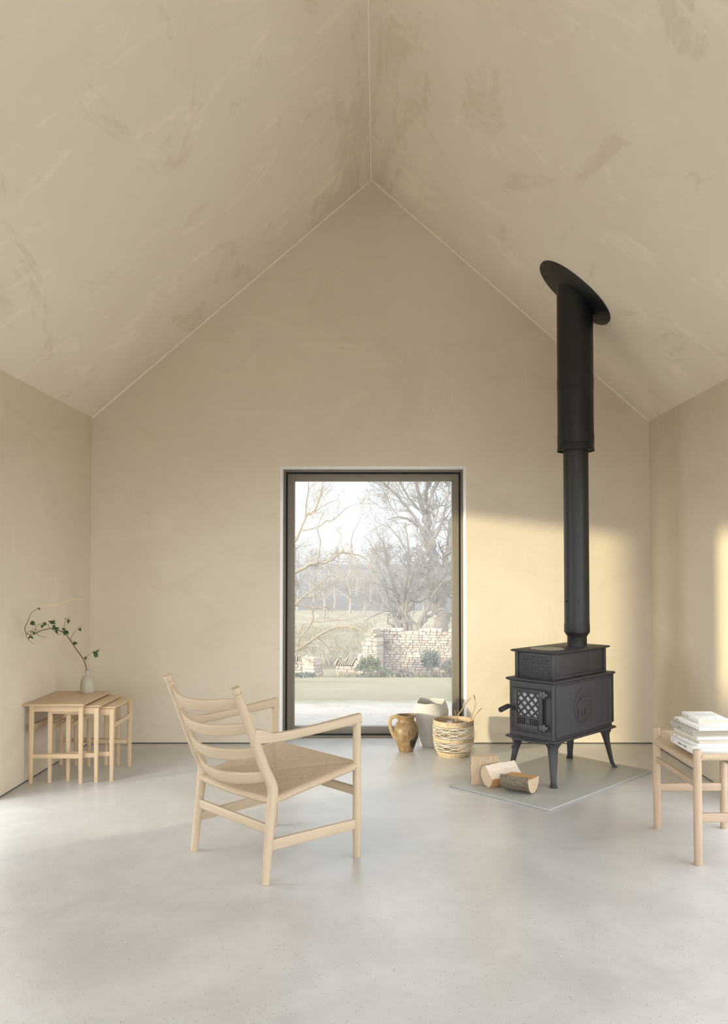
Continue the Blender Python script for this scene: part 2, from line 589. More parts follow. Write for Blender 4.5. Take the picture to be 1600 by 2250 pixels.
def window_unit(name, o, u, n, a, b, z1, pane, zb=.0):
    """slim metal window set deep in its opening: outer frame, dark gasket, sash, pane"""
    o, u, n = Vector(o), Vector(u), Vector(n)
    e = empty(name, o + u * ((a + b) / 2), kind='structure')
    def ring(part, mat, m, w, d0, d1, bev=.002, parent=e, bottom=None):
        mb = MB()
        rot = Matrix((u, n, Vector((0, 0, 1)))).transposed()
        bz = bottom if bottom is not None else m
        wd = b - a - 2 * m
        hh = z1 - m - bz
        dc, dd = (d0 + d1) / 2, d1 - d0
        zc = (z1 - m + bz) / 2
        for x in (-1, 1):
            mb.box(n * dc + u * (x * (wd / 2 - w / 2)) + Vector((0, 0, zc)), (w, dd, hh), rot)
        mb.box(n * dc + Vector((0, 0, z1 - m - w / 2)), (wd - 2 * w, dd, w), rot)
        mb.box(n * dc + Vector((0, 0, bz + w / 2)), (wd - 2 * w, dd, w), rot)
        return mb.build(part, mat, parent, bevel=bev)
    ring('frame', M['bronze'], .0, .016, .19, .27, bottom=zb)
    ring('gasket', M['black_gasket'], .014, .018, .205, .262, 0, bottom=zb + .012)
    sa = ring('sash', M['bronze'], .029, .049, .195, .255, bottom=zb + .027)
    if pane:
        mb = MB()
        x0, x1 = a + .078, b - .078
        P = lambda x, z: u * (x - (a + b) / 2) + n * .228 + Vector((0, 0, z))
        mb.add([P(x0, zb + .076), P(x1, zb + .076), P(x1, z1 - .078), P(x0, z1 - .078)], [(0, 1, 2, 3)])
        mb.build('pane', M['glass'], sa)
    return e
window_unit('window_1', (0, YB, 0), (1, 0, 0), (0, 1, 0), BACK_OPEN[0], BACK_OPEN[1], WZ, True)
# unseen right opening, widened to brighten the room: posts and head of its frame
def slide_frame(name, a, b, n):
    e = empty(name, (XR, (a + b) / 2, 0), kind='structure')
    for k in range(n + 1):
        mb = MB()
        mb.box((.22, lerp(a + .02, b - .02, k / n) - (a + b) / 2, WZ / 2), (.08, .04, WZ))
        mb.build('post', M['bronze'], e, bevel=.002)
    mb = MB()
    mb.box((.22, 0, WZ - .02), (.08, b - a - .08, .04))
    mb.build('head', M['bronze'], e, bevel=.002)
slide_frame('window_5', RIGHT_OPEN[0][0], RIGHT_OPEN[0][1], 4)
# the two left openings the sun comes through: glazed doors standing open, only their frames in the way
def open_frame(name, a, b):
    e = empty(name, (XL, (a + b) / 2, 0), kind='structure')
    mb = MB()
    for y in (a + .02, b - .02):
        mb.box((-.22, y - (a + b) / 2, WZL / 2), (.08, .04, WZL))
    mb.box((-.22, 0, WZL - .02), (.08, b - a - .08, .04))
    mb.build('frame', M['bronze'], e, bevel=.002)
for k, (a, b) in enumerate(LEFT_OPEN):
    open_frame('window_%d' % (k + 2), a, b)

# ------------------------------------------------------------------ object materials
M['oak'] = oak('pale_oak', (.53, .43, .305), (.455, .355, .24), (.34, .255, .16))
M['oak_warm'] = oak('warm_oak', (.62, .47, .30), (.52, .385, .235), (.40, .285, .17))
M['oak_pink'] = oak('soaped_oak', (.485, .37, .265), (.41, .305, .21), (.32, .23, .155))

def cord_mat():
    t = NT('paper_cord')
    sep = t.n('SeparateXYZ')
    t.l(t.n('Attribute', attribute_name='gr').outputs['Vector'], sep.inputs[0])
    wob = t.math('MULTIPLY', t.noise(t.coord('Object'), 40, 3), .0016)
    ph = t.math('MULTIPLY', t.math('ADD', sep.outputs['X'], wob), 2 * PI / .0042)
    s = t.math('ADD', t.math('MULTIPLY', t.math('SINE', ph), .5), .5)
    n = t.noise(t.coord(attr='gr', scale=(1, .12, 1)), 210, 3, .6)
    c = t.mix(s, (.37, .275, .175), (.60, .475, .335))
    c = t.mix(t.ramp(n, [(.35, 0), (.7, .6)]), c, (.68, .56, .41))
    h = t.math('ADD', s, t.math('MULTIPLY', n, .4))
    return t.pbr(c, .75, normal=t.bump(h, .55, .002), spec=.2)
M['cord'] = cord_mat()

def iron(name, col_, rough):
    t = NT(name)
    v = t.coord('Object')
    n = t.noise(v, 260, 3, .6)
    n2 = t.noise(v, 7, 4, .6)
    c = t.mix(n2, tuple(x * .85 for x in col_), tuple(x * 1.2 for x in col_))
    return t.pbr(c, rough, normal=t.bump(n, .12, .0015), spec=.45)
M['iron'] = iron('cast_iron', (.040, .037, .040), .5)
M['iron_worn'] = iron('worn_iron', (.085, .082, .085), .45)
M['iron_dark'] = iron('iron_recess', (.018, .016, .016), .6)
M['iron_plate'] = iron('hot_plate_iron', (.17, .16, .14), .4)
M['flue'] = iron('flue_enamel', (.0075, .0068, .0064), .42)
M['flue_low'] = iron('flue_pipe_enamel', (.017, .0155, .015), .45)
M['steel'] = plain('bright_steel', (.62, .58, .5), .35, .8)
M['stove_glass'] = plain('stove_glass', (.42, .42, .41), .25, 0, .7)

# ------------------------------------------------------------------ ladder-back armchair
def armchair():
    e = empty('armchair', (-.6026, 3.2643, 0), R(-45.65),
              'pale oak ladder-back armchair with woven cord seat, standing in the middle of the floor', 'armchair')
    W = M['oak']
    bx, by, bz = .2485, .036, .345
    tx, ty, tz = .244, -.138, .760
    for s in (1, -1):
        mb = MB()
        pts = [(.253, 0, 0), (.251, .012, .12), (.249, .026, .25), (.2485, .034, .315), (.2485, .036, .345), (.248, .029, .375)]
        rad = [.0155, .0172, .0195, .0208, .0212, .0206]
        for t in (.2, .4, .6, .8, .93):
            pts.append((lerp(bx, tx, t), lerp(by, ty, t), lerp(bz, tz, t)))
            rad.append(lerp(.0205, .0172, t))
        pts = smooth_path([(s * p[0], p[1], p[2]) for p in pts], 5)
        rad = smooth_vals(rad, 5)
        d = (pts[-1] - pts[-2]).normalized()
        q = pts[-1]
        for k, r in ((.002, .0145), (.004, .0145), (.006, .0178), (.024, .0182), (.027, .0165), (.0272, .004)):
            pts.append(q + d * k)
            rad.append(r)
        mb.tube(pts, rad, 18)
        mb.build('rear_leg', W, e, smooth=True, auto=32)
        mb = MB()
        mb.tube([(s * .283, .445, z) for z in (0, .002, .2, .4, .562)], [.0150, .0162, .0172, .0172, .0165], 18)
        mb.build('front_leg', W, e, smooth=True, auto=40)
        # armrest: rises at the back post, dips, then runs level to a square end over the front leg
        mb = MB()
        path, secs = [], []
        N = 26
        for i in range(N + 1):
            t = i / N
            y = lerp(-.058, .459, t)
            x = plerp([(0, .256), (.15, .262), (.5, .276), (1, .284)], t)
            h = plerp([(0, .054), (.05, .056), (.11, .042), (.2, .036), (.6, .036), (1, .042)], t)
            z = plerp([(0, .565), (.06, .562), (.14, .550), (.32, .551), (.65, .561), (1, .5725)], t)
            w = plerp([(0, .018), (.2, .024), (.6, .030), (1, .033)], t)
            path.append((s * x, y, z))
            secs.append(rsec(w, h, 4, 5))
        mb.sweep(path, secs)
        mb.build('armrest', W, e, smooth=True, auto=50)
        mb = MB()
        mb.beam((s * .253, .018, .142), (s * .282, .44, .138), .016, .042)
        mb.build('side_stretcher', W, e, bevel=.005, seg=3)
    mb = MB()
    mb.beam((-.25, .020, .199), (.25, .020, .199), .017, .037)
    mb.build('rear_stretcher', W, e, bevel=.006, seg=3)
    mb = MB()
    mb.beam((-.28, .445, .272), (.28, .445, .272), .017, .037)
    mb.build('front_stretcher', W, e, bevel=.006, seg=3)
    pd = Vector((0, ty - by, tz - bz)).normalized()
    nb = Vector((0, -pd.z, pd.y))
    for s in (.135, .37, .605, .845):
        c = Vector((0, lerp(by, ty, s), lerp(bz, tz, s)))
        hw = lerp(bx, tx, s) - .004
        path, secs, axes = [], [], []
        N = 28
        for i in range(N + 1):
            t = -1 + 2 * i / N
            path.append(c + Vector((hw * t, 0, 0)) + nb * (.072 * (1 - t * t) - .006))
            tang = Vector((hw, 0, 0)) + nb * (-.144 * t)
            tang.normalize()
            axes.append((tang.cross(pd), pd))
            secs.append(rsec(.0125, lerp(.051, .040, abs(t) ** 4), 3, 5))
        mb = MB()
        mb.sweep(path, secs, axes=axes)
        mb.build('back_slat', W, e, smooth=True, auto=50)
    # woven seat: four cord panels meeting on the diagonals, rolled over round rails
    mb = MB()
    A, B, C_, D_ = Vector((-.250, .034, .308)), Vector((.250, .034, .308)), Vector((.283, .447, .379)), Vector((-.283, .447, .379))
    def bil(u, v):
        p = A.lerp(B, u).lerp(D_.lerp(C_, u), v)
        p.y -= .022 * (1 - (2 * u - 1) ** 2) * (1 - v) ** 3
        return p
    def top(u, v):
        p = bil(u, v)
        U, V = abs(2 * u - 1), abs(2 * v - 1)
        m = max(U, V)
        dg = math.exp(-((U - V) / .07) ** 2)
        p.z += .015 - .010 * (1 - m) ** 1.2 - .005 * dg * (1 - m * .4)
        return p
    def panel(c0, c1, along):
        mid = Vector((.5, .5))
        n = 26
        vs, gs, fs, idx = [], [], [], {}
        for i in range(n + 1):
            for j in range(i + 1):
                f = i / n
                k = j / i if i else 0
                q = mid.lerp(Vector(c0).lerp(Vector(c1), k), f)
                p = top(q.x, q.y)
                idx[i, j] = len(vs)
                vs.append(p)
                gs.append((p.x, p.y, p.z) if along == 'x' else (p.y, p.x, p.z))
        for i in range(n):
            for j in range(i + 1):
                fs.append((idx[i, j], idx[i + 1, j], idx[i + 1, j + 1]))
                if j < i: fs.append((idx[i, j], idx[i + 1, j + 1], idx[i, j + 1]))
        mb.add(vs, fs, gs)
    panel((0, 0), (1, 0), 'x')
    panel((1, 0), (1, 1), 'y')
    panel((1, 1), (0, 1), 'x')
    panel((0, 1), (0, 0), 'y')
    def roll(f, out, along):
        def fn(u, v):
            p = f(u)
            a = lerp(PI / 2, -PI / 2, v)
            q = p + Vector(out) * (.018 * math.cos(a))
            q.z += .015 * math.sin(a) - .0 + (0 if v else 0)
            return q
        mb.grid(fn, 30, 8, lambda u, v: ((f(u).x, f(u).y, v) if along == 'x' else (f(u).y, f(u).x, v)))
    roll(lambda u: bil(lerp(0, 1, u), 0), (0, -1, 0), 'x')
    roll(lambda u: bil(lerp(.05, .95, u), 1), (0, 1, 0), 'x')
    roll(lambda u: bil(0, lerp(0, .965, u)), (-1, 0, 0), 'y')
    roll(lambda u: bil(1, lerp(0, .965, u)), (1, 0, 0), 'y')
    mb.grid(lambda u, v: bil(u, v) + Vector((0, 0, -.015)), 6, 6)
    mb.build('seat', M['cord'], e, smooth=True, auto=60)
    return e
armchair()

# ------------------------------------------------------------------ stool with the books
def stool():
    e = empty('stool', (1.448, 3.512, 0), R(1.1), 'low oak stool with a woven cord seat carrying the pile of books', 'stool')
    W = M['oak_pink']
    hx, hy = .1555, .2265
    for sx in (-1, 1):
        for sy in (-1, 1):
            mb = MB()
            mb.tube([(sx * hx, sy * hy, z) for z in (0, .002, .2, .40, .458, .462, .4635)], [.0150, .0163, .0172, .0172, .0166, .0150, .011], 20)
            mb.build('leg', W, e, smooth=True, auto=40)
    for sx in (-1, 1):
        mb = MB()
        path = [(sx * hx, lerp(-hy, hy, i / 8), .319) for i in range(9)]
        mb.sweep(path, [rsec(.017, .026, 4, 3)] * 9)
        mb.build('long_stretcher', W, e, smooth=True, auto=60)
    for sy in (-1, 1):
        mb = MB()
        mb.beam((-hx, sy * hy, .190), (hx, sy * hy, .190), .017, .037)
        mb.build('short_stretcher', W, e, bevel=.005, seg=3)
    mb = MB()
    def top(u, v):
        U, V = 2 * u - 1, 2 * v - 1
        m = max(abs(U), abs(V))
        dg = math.exp(-((abs(U) - abs(V)) / .06) ** 2)
        d = abs(V) - abs(U)
        w = min(1, max(0, (d + .02) / .22))
        w = w * w * (3 - 2 * w)
        z = .4235 - .003 * dg * (1 - m * .5) + w * .026 * abs(V) ** 5 - (1 - w) * .010 * abs(U) ** 3
        if abs(V) > .999: z = .449
        if abs(U) > .999: z = .4135
        return Vector((U * (hx + .002), V * (hy + .002), z))
    def panel(c0, c1, along):
        n = 24
        mid = Vector((.5, .5))
        vs, gs, fs, idx = [], [], [], {}
        for i in range(n + 1):
            for j in range(i + 1):
                q = mid.lerp(Vector(c0).lerp(Vector(c1), j / i if i else 0), i / n)
                p = top(q.x, q.y)
                idx[i, j] = len(vs)
                vs.append(p)
                gs.append((p.x, p.y, p.z) if along == 'x' else (p.y, p.x, p.z))
        for i in range(n):
            for j in range(i + 1):
                fs.append((idx[i, j], idx[i + 1, j], idx[i + 1, j + 1]))
                if j < i: fs.append((idx[i, j], idx[i + 1, j + 1], idx[i, j + 1]))
        mb.add(vs, fs, gs)
    panel((0, 0), (1, 0), 'x'); panel((1, 0), (1, 1), 'y'); panel((1, 1), (0, 1), 'x'); panel((0, 1), (0, 0), 'y')
    def roll(f, out, along):
        def fn(u, v):
            p = f(u)
            a = lerp(PI / 2, -PI / 2, v)
            return Vector((p.x, p.y, p.z - .015)) + Vector(out) * (.015 * math.cos(a)) + Vector((0, 0, .015 * math.sin(a)))
        mb.grid(fn, 24, 8, lambda u, v: ((f(u).x, f(u).y, v) if along == 'x' else (f(u).y, f(u).x, v)))
    roll(lambda u: top(lerp(0, 1, u), 0), (0, -1, 0), 'x')
    roll(lambda u: top(lerp(0, 1, u), 1), (0, 1, 0), 'x')
    roll(lambda u: top(0, lerp(0, 1, u)), (-1, 0, 0), 'y')
    roll(lambda u: top(1, lerp(0, 1, u)), (1, 0, 0), 'y')
    mb.grid(lambda u, v: top(u, v) + Vector((0, 0, -.006)), 6, 6)
    mb.build('seat', M['cord'], e, smooth=True, auto=60)
stool()

# ------------------------------------------------------------------ nest of three tables
def nest_table(label, x0, x1, y0, y1, zt, tx0, tx1, ty0, ty1, left, right):
    cx, cy_ = (x0 + x1) / 2, (y0 + y1) / 2
    e = empty('nesting_table', (cx, cy_, 0), 0, label, 'side table', 'nest of tables against the left wall')
    W = M['oak_warm']
    hx, hy = (x1 - x0) / 2, (y1 - y0) / 2
    mb = MB()
    t = .012
    a, b, c, d = tx0 - cx, tx1 - cx, ty0 - cy_, ty1 - cy_
    ch = .007
    prof = lambda k, z: [(a + k, c + k, z), (b - k, c + k, z), (b - k, d - k, z), (a + k, d - k, z)]
    P = prof(ch, zt - t) + prof(0, zt - .004) + prof(.001, zt)
    g = [(p[0], p[2], p[1]) for p in P]
    fs = [(3, 2, 1, 0), (8, 9, 10, 11)]
    for k in (0, 4):
        for i in range(4):
            j = (i + 1) % 4
            fs.append((k + i, k + j, k + 4 + j, k + 4 + i))
    mb.add(P, fs, g)
    mb.build('table_top', W, e)
    for sx in (-1, 1):
        for sy in (-1, 1):
            mb = MB()
            zs = (0, .16, .30, zt - t)
            secs = [rsec(w, w2, 3, 5) for w, w2 in ((.0195, .0175), (.0235, .0195), (.0265, .020), (.027, .020))]
            mb.sweep([(sx * hx, sy * hy, z) for z in zs], secs, up=(0, 1, 0))
            mb.build('leg', W, e, smooth=True, auto=50)
    for sy in (-1, 1):
        mb = MB()
        mb.beam((-hx, sy * (hy - .001), zt - t - .017), (hx, sy * (hy - .001), zt - t - .017), .012, .034)
        mb.build('apron', W, e, bevel=.001)
        mb = MB()
        mb.beam((-hx, sy * hy, .150), (hx, sy * hy, .150), .012, .026)
        mb.build('low_stretcher', W, e, bevel=.003)
    for s, on in ((-1, left), (1, right)):
        if not on: continue
        mb = MB()
        path, secs = [], []
        for i in range(13):
            t_ = -1 + 2 * i / 12
            path.append((s * hx, t_ * hy, .306))
            secs.append(rsec(.012, .023 + .018 * t_ * t_, 3, 6))
        mb.sweep(path, secs)
        mb.build('side_rail', W, e, smooth=True, auto=50)
    return e
nest_table('largest oak table of the nest, carrying the small vase', -1.9335, -1.657, 4.513, 4.938, .444, -1.966, -1.631, 4.474, 4.967, True, False)
nest_table('middle oak table of the nest, half pulled out from under the largest', -1.838, -1.578, 4.536, 4.922, .4275, -1.862, -1.556, 4.529, 4.932, True, False)
nest_table('smallest oak table of the nest, sticking out nearest the window', -1.748, -1.503, 4.571, 4.896, .4145, -1.772, -1.482, 4.563, 4.905, True, True)

# ------------------------------------------------------------------ vase with a branch
def glaze(name, a, b, rough, sc=30, spec=.4, dark=None):
    t = NT(name)
    v = t.coord('Object')
    n = t.noise(v, sc, 6, .65, .5)
    c = t.mix(t.ramp(n, [(.35, 0), (.68, 1)]), a, b)
    if dark:
        n2 = t.noise(t.coord('Object', scale=(1, 1, .8)), dark[1], 5, .6, .8)
        c = t.mix(t.ramp(n2, [(dark[2], 0), (dark[2] + .06, 1)]), c, dark[0])
    return t.pbr(c, rough, normal=t.bump(n, .12, .002), spec=spec)
M['vase_glaze'] = glaze('vase_glaze', (.40, .365, .29), (.48, .44, .355), .4, 22)
def vase():
    e = empty('bud_vase', (-1.760, 4.895, .444), 0, 'small bottle-necked stoneware vase on the largest nesting table', 'vase')
    pr = [(.001, .002), (.034, 0), (.040, .004), (.0425, .020), (.0425, .045), (.0405, .068), (.036, .085), (.027, .099), (.019, .106), (.0158, .111), (.0152, .122), (.0160, .133), (.0166, .136), (.0150, .136), (.0138, .130), (.013, .11)]
    mb = MB()
    q = smooth_path([(r, 0, z) for r, z in pr], 3)
    mb.lathe([(max(p.x, .0005), p.z) for p in q], 40)
    mb.build('body', M['vase_glaze'], e, smooth=True, auto=60)
vase()

f_px = 1765.0
def at(x, y, Y):
    """the point at depth Y seen at x, y of the 1600 x 2250 photograph"""
    p = R(1.6)
    v = Vector((0, math.cos(p), math.sin(p))) + Vector((1, 0, 0)) * ((x - 830) / f_px) - Vector((0, -math.sin(p), math.cos(p))) * ((y - 1198.7) / f_px)
    return Vector((0, 0, CAM_H)) + v * (Y / v.y)

M['bark_twig'] = glaze('twig_bark', (.10, .060, .040), (.16, .10, .065), .7, 60)
M['bark_pale'] = glaze('twig_pale', (.70, .50, .30), (.76, .57, .36), .6, 60)
def leaf_mat(name, a, b):
    t = NT(name)
    n = t.noise(t.coord('Object'), 45, 3)
    return t.pbr(t.mix(n, a, b), .5, spec=.4)
M['leaf'] = leaf_mat('ivy_leaf', (.025, .060, .016), (.055, .115, .03))

def add_leaf(mb, c, d, nrm, size, lobes=5):
    """small lobed leaf with a folded midrib"""
    d = Vector(d).normalized()
    nrm = Vector(nrm)
    s = d.cross(nrm).normalized()
    nrm = s.cross(d).normalized()
    out = [(0, 0), (.24, -.06), (.40, .10), (.26, .30), (.46, .62), (.20, .60), (0, 1.1)]
    pts = out + [(-x, y) for x, y in out[-2:0:-1]]
    vs = [Vector(c) + s * (x * size) + d * (y * size) + nrm * (abs(x) * size * .35 - y * y * size * .15) for x, y in pts]
    mid = Vector(c) + d * (.45 * size)
    vs.append(mid)
    n = len(pts)
    mb.add(vs, [(i, (i + 1) % n, n) for i in range(n)])

def branch():
    e = empty('branch', (-1.760, 4.895, .50), 0, 'thin arching branch with small green leaves standing in the small vase', 'branch')
    o = Vector(e.location)
    px = lambda u, v: (u / 4.788, 1290 + v / 4.788)
    def line(pts): return [at(*px(u, v), Y) - o for u, v, Y in pts]
    main = [(925, 1010, 4.895), (912, 880, 4.893), (900, 820, 4.885), (875, 755, 4.87), (800, 650, 4.82), (750, 575, 4.78), (690, 495, 4.73), (650, 468, 4.70), (590, 448, 4.66), (530, 438, 4.61), (440, 455, 4.54), (370, 490, 4.48), (320, 500, 4.44), (275, 490, 4.40)]
    curl = [(275, 490, 4.40), (262, 430, 4.39), (290, 370, 4.39), (320, 290, 4.40), (345, 260, 4.41), (400, 222, 4.44)]
    pale = [(400, 222, 4.44), (470, 202, 4.47), (560, 187, 4.50), (620, 178, 4.53), (700, 150, 4.56), (780, 133, 4.6), (850, 130, 4.63), (900, 142, 4.65)]
    mb = MB()
    p = smooth_path(line(main), 4)
    mb.tube(p, [lerp(.0034, .0020, i / (len(p) - 1)) for i in range(len(p))], 8)
    p = smooth_path(line(curl), 4)
    mb.tube(p, [lerp(.0021, .0014, i / (len(p) - 1)) for i in range(len(p))], 7)
    subs = [[(875, 755, 4.87), (910, 735, 4.87), (960, 692, 4.87), (1010, 660, 4.87), (1062, 648, 4.87)],
            [(742, 560, 4.77), (760, 510, 4.78), (800, 450, 4.79), (845, 410, 4.80), (878, 388, 4.80)],
            [(650, 468, 4.70), (670, 430, 4.71), (685, 370, 4.72), (700, 330, 4.73), (742, 308, 4.74)],
            [(530, 438, 4.61), (510, 410, 4.6), (518, 380, 4.6), (545, 360, 4.6), (592, 350, 4.6)],
            [(385, 480, 4.49), (370, 440, 4.48), (385, 405, 4.48), (430, 385, 4.49), (470, 380, 4.5)],
            [(380, 485, 4.49), (410, 510, 4.5), (450, 522, 4.51), (492, 535, 4.52)],
            [(275, 490, 4.40), (280, 530, 4.40), (310, 565, 4.41), (362, 602, 4.42)],
            [(275, 490, 4.40), (310, 465, 4.41), (350, 448, 4.42), (412, 452, 4.43)],
            [(545, 440, 4.62), (580, 470, 4.63), (610, 500, 4.63), (635, 495, 4.64), (650, 468, 4.66)]]
    for s_ in subs:
        p = smooth_path(line(s_), 4)
        mb.tube(p, [lerp(.0015, .0008, i / (len(p) - 1)) for i in range(len(p))], 6)
    mb.build('stem', M['bark_twig'], e, smooth=True, auto=60)
    mb = MB()
    p = smooth_path(line(pale), 4)
    mb.tube(p, [lerp(.0019, .0014, i / (len(p) - 1)) for i in range(len(p))], 6)
    o_ = mb.build('dry_tip', M['bark_pale'], e, smooth=True, auto=60)
    o_['label'] = 'bare straw-coloured tip of the branch'
    rnd = random.Random(3)
    spots = [(335, 375, 4.40, 14, 4), (455, 395, 4.49, 13, 3), (545, 375, 4.6, 15, 3), (580, 425, 4.63, 16, 4), (600, 465, 4.63, 11, 2), (695, 465, 4.71, 17, 5), (715, 350, 4.73, 14, 3), (840, 445, 4.79, 12, 2), (778, 598, 4.79, 14, 3), (1000, 705, 4.87, 17, 4), (1028, 678, 4.87, 9, 1), (895, 742, 4.87, 11, 2), (315, 520, 4.41, 12, 2), (350, 478, 4.43, 13, 2), (415, 232, 4.44, 7, 2)]
    for u, v, Y, size, k in spots:
        for i in range(k + 2):
            mb = MB()
            c = at(*px(u + rnd.uniform(-12, 12), v + rnd.uniform(-14, 8)), Y + rnd.uniform(-.01, .01)) - o
            d = Vector((rnd.uniform(-.5, .9), rnd.uniform(-.5, .5), rnd.uniform(-1, .35)))
            add_leaf(mb, c, d, (rnd.uniform(-.5, .5), -1, rnd.uniform(.1, .9)), size * .00064 * rnd.uniform(1.6, 2.7))
            mb.build('leaf', M['leaf'], e)
branch()

# ------------------------------------------------------------------ hearth plate
M['hearth'] = plain('hearth_steel', (.37, .36, .335), .42, 0, .45, 25, .05, .12)
def hearth():
    c = Vector((.8474, 3.9918, 0)) + Vector((.7071, .7071, 0)) * .54 + Vector((-.7071, .7071, 0)) * .3215
    e = empty('hearth_plate', c, R(45), 'thin grey floor plate under the black stove', 'hearth plate')
    mb = MB()
    mb.box((0, 0, .006), (1.08, .643, .012))
    mb.build('plate', M['hearth'], e, bevel=.002)
hearth()

# ------------------------------------------------------------------ stove
BEAR = [(-.74, 0), (-.70, -.25), (-.67, -.52), (-.68, -.66), (-.42, -.66), (-.44, -.46), (-.30, -.26), (-.16, -.46), (-.20, -.61), (.06, -.61), (.03, -.36), (-.02, -.17), (.12, -.28), (.14, -.53), (.37, -.53), (.34, -.26), (.40, -.08), (.47, .04), (.60, -.06), (.72, -.01), (.69, .16), (.61, .33), (.55, .46), (.45, .52), (.23, .50), (-.09, .53), (-.40, .48), (-.64, .31)]
def stove():
    HZ = .012
    e = empty('wood_stove', (.9537, 4.3699, HZ), R(45), 'black cast iron stove on tall curved legs with a lattice door and bear medallion', 'stove')
    I = M['iron']
    k = -HZ
    def part(name, mb, mat=I, parent=e, bevel=.0015, **kw): return mb.build(name, mat, parent, bevel=bevel, **kw)
    # chamfered slab with a moulded edge
    def slab(a0, a1, b0, b1, z0, z1, ov, up=True):
        mb = MB()
        lv = [(0, z0), (ov * .9, lerp(z0, z1, .35)), (ov, lerp(z0, z1, .5)), (ov, lerp(z0, z1, .75)), (ov * .55, z1)] if up else [(ov * .3, z0), (ov, lerp(z0, z1, .3)), (ov, lerp(z0, z1, .55)), (ov * .2, z1)]
        vs, fs = [], []
        for o, z in lv:
            vs += [(a0 - o, b0 - o, z), (a1 + o, b0 - o, z), (a1 + o, b1 + o, z), (a0 - o, b1 + o, z)]
        for i in range(len(lv) - 1):
            for j in range(4):
                j2 = (j + 1) % 4
                fs.append((4 * i + j, 4 * i + j2, 4 * i + 4 + j2, 4 * i + 4 + j))
        fs += [(3, 2, 1, 0), tuple(4 * (len(lv) - 1) + j for j in range(4))]
        return mb.add(vs, fs)
    A0, A1, B0, B1 = .014, .652, .010, .305
    # firebox core and its corner posts
    mb = MB()
    mb.box(((A0 + A1) / 2, (B0 + B1) / 2, .410 + k), (A1 - A0 - .012, B1 - B0 - .012, .310))
    for a in (A0 + .012, A1 - .012):
        for b in (B0 + .012, B1 - .012):
            mb.tube([(a, b, .256 + k), (a, b, .564 + k)], .0125, 14)
    for b in (B0 + .003, B1 - .003):
        for z in (.263, .557):
            mb.box(((A0 + A1) / 2, b, z + k), (A1 - A0 - .03, .008, .012))
    mb.box((A0 + .004, (B0 + B1) / 2, .270 + k), (.010, B1 - B0 - .03, .026))
    mb.box((A0 + .004, (B0 + B1) / 2, .546 + k), (.010, B1 - B0 - .03, .036))
    part('firebox', mb, smooth=True)
    # fluted long sides with the round bear medallion
    for b, s in ((B0 + .004, -1), (B1 - .004, 1)):
        mb = MB()
        n = 50
        a0, a1 = A0 + .026, A1 - .026
        def rib(u, v, b=b, s=s):
            w = abs(math.sin(PI * n * u))
            return (lerp(a0, a1, u), b + s * (.0005 + .0030 * w), lerp(.271, .549, v) + k)
        mb.grid(rib, n * 6, 1)
        sp = part('side_panel', mb, bevel=0, smooth=True, auto=80)
        mb = MB()
        mc = Vector((.322, b + s * .0015, .419 + k))
        ring = [(.101 * math.cos(2 * PI * i / 64), .101 * math.sin(2 * PI * i / 64)) for i in range(64)]
        mb.prism(ring, mc, (1, 0, 0), (0, 0, 1), (0, s * .0045, 0))
        md = part('medallion', mb, parent=sp, bevel=.001)
        mb = MB()
        sx = 1
        mb.prism([(x * .092 * sx, y * .092) for x, y in BEAR], mc + Vector((0, s * .0045, -.002)), (1, 0, 0), (0, 0, 1), (0, s * .0045, 0))
        mb.build('bear_relief', I, sp, bevel=.002)
    mb = MB()
    mb.box((A1 + .013, (B0 + B1) / 2, .42 + k), (.012, B1 - B0 - .004, .285))
    part('rear_shield', mb)
    part('base_plate', slab(A0 - .004, A1 + .004, B0 - .004, B1 + .004, .240 + k, .258 + k, .012))
    # ash lip in front of the door
    mb = MB()
    lip = [(A0, B0 + .02), (A0 - .022, B0 + .022), (A0 - .034, B0 + .040), (A0 - .045, B0 + .07), (A0 - .050, B0 + .11), (A0 - .050, B1 - .11), (A0 - .045, B1 - .07), (A0 - .034, B1 - .040), (A0 - .022, B1 - .022), (A0, B1 - .02)]
    mb.prism([(x, y) for x, y in lip], (0, 0, .241 + k), (1, 0, 0), (0, 1, 0), (0, 0, .011))
    part('ash_lip', mb, bevel=.003)
    part('lower_lid', slab(A0, A1, B0, B1, .562 + k, .582 + k, .014))
    # upper chamber
    U0, U1, V0, V1 = .046, .606, .030, .280
    mb = MB()
    mb.box(((U0 + U1) / 2, (V0 + V1) / 2, .653 + k), (U1 - U0 - .010, V1 - V0 - .010, .144))
    for a in (U0 + .006, U1 - .006):
        for b in (V0 + .006, V1 - .006):
            mb.box((a, b, .653 + k), (.020, .020, .144))
    for b in (V0 + .003, V1 - .003):
        mb.box(((U0 + U1) / 2, b, .590 + k), (U1 - U0 - .03, .007, .014))
    part('heat_chamber', mb, bevel=.002)
    for b, s in ((V0 + .004, -1), (V1 - .004, 1)):
        mb = MB()
        mb.box((.245, b, .659 + k), (.352, .004, .116))
        part('chamber_side_panel', mb)
        mb = MB()
        mb.box((.479, b, .659 + k), (.108, .004, .116))
        part('chamber_side_panel', mb)
    mb = MB()
    for r in range(6):
        for q in range(15):
            b = lerp(V0 + .036, V1 - .036, (q + (.5 if r % 2 else 0)) / 15)
            mb.box((U0 + .0045, b, .615 + .0175 * r + k), (.005, .0055, .0125))
    part('grille', mb, bevel=.001)
    part('upper_lid', slab(U0 - .010, U1 + .010, V0 - .010, V1 + .010, .724 + k, .738 + k, .012))
    mb = MB()
    cc = (.178, (V0 + V1) / 2, .738 + k)
    mb.lathe([(.0005, .0015), (.020, .0015), (.0205, .0005), (.022, .0005), (.0225, .002), (.086, .002), (.093, .0035), (.097, .002), (.097, 0)], 48, cc)
    h = part('hot_plate', mb, M['iron_plate'], bevel=0, smooth=True)
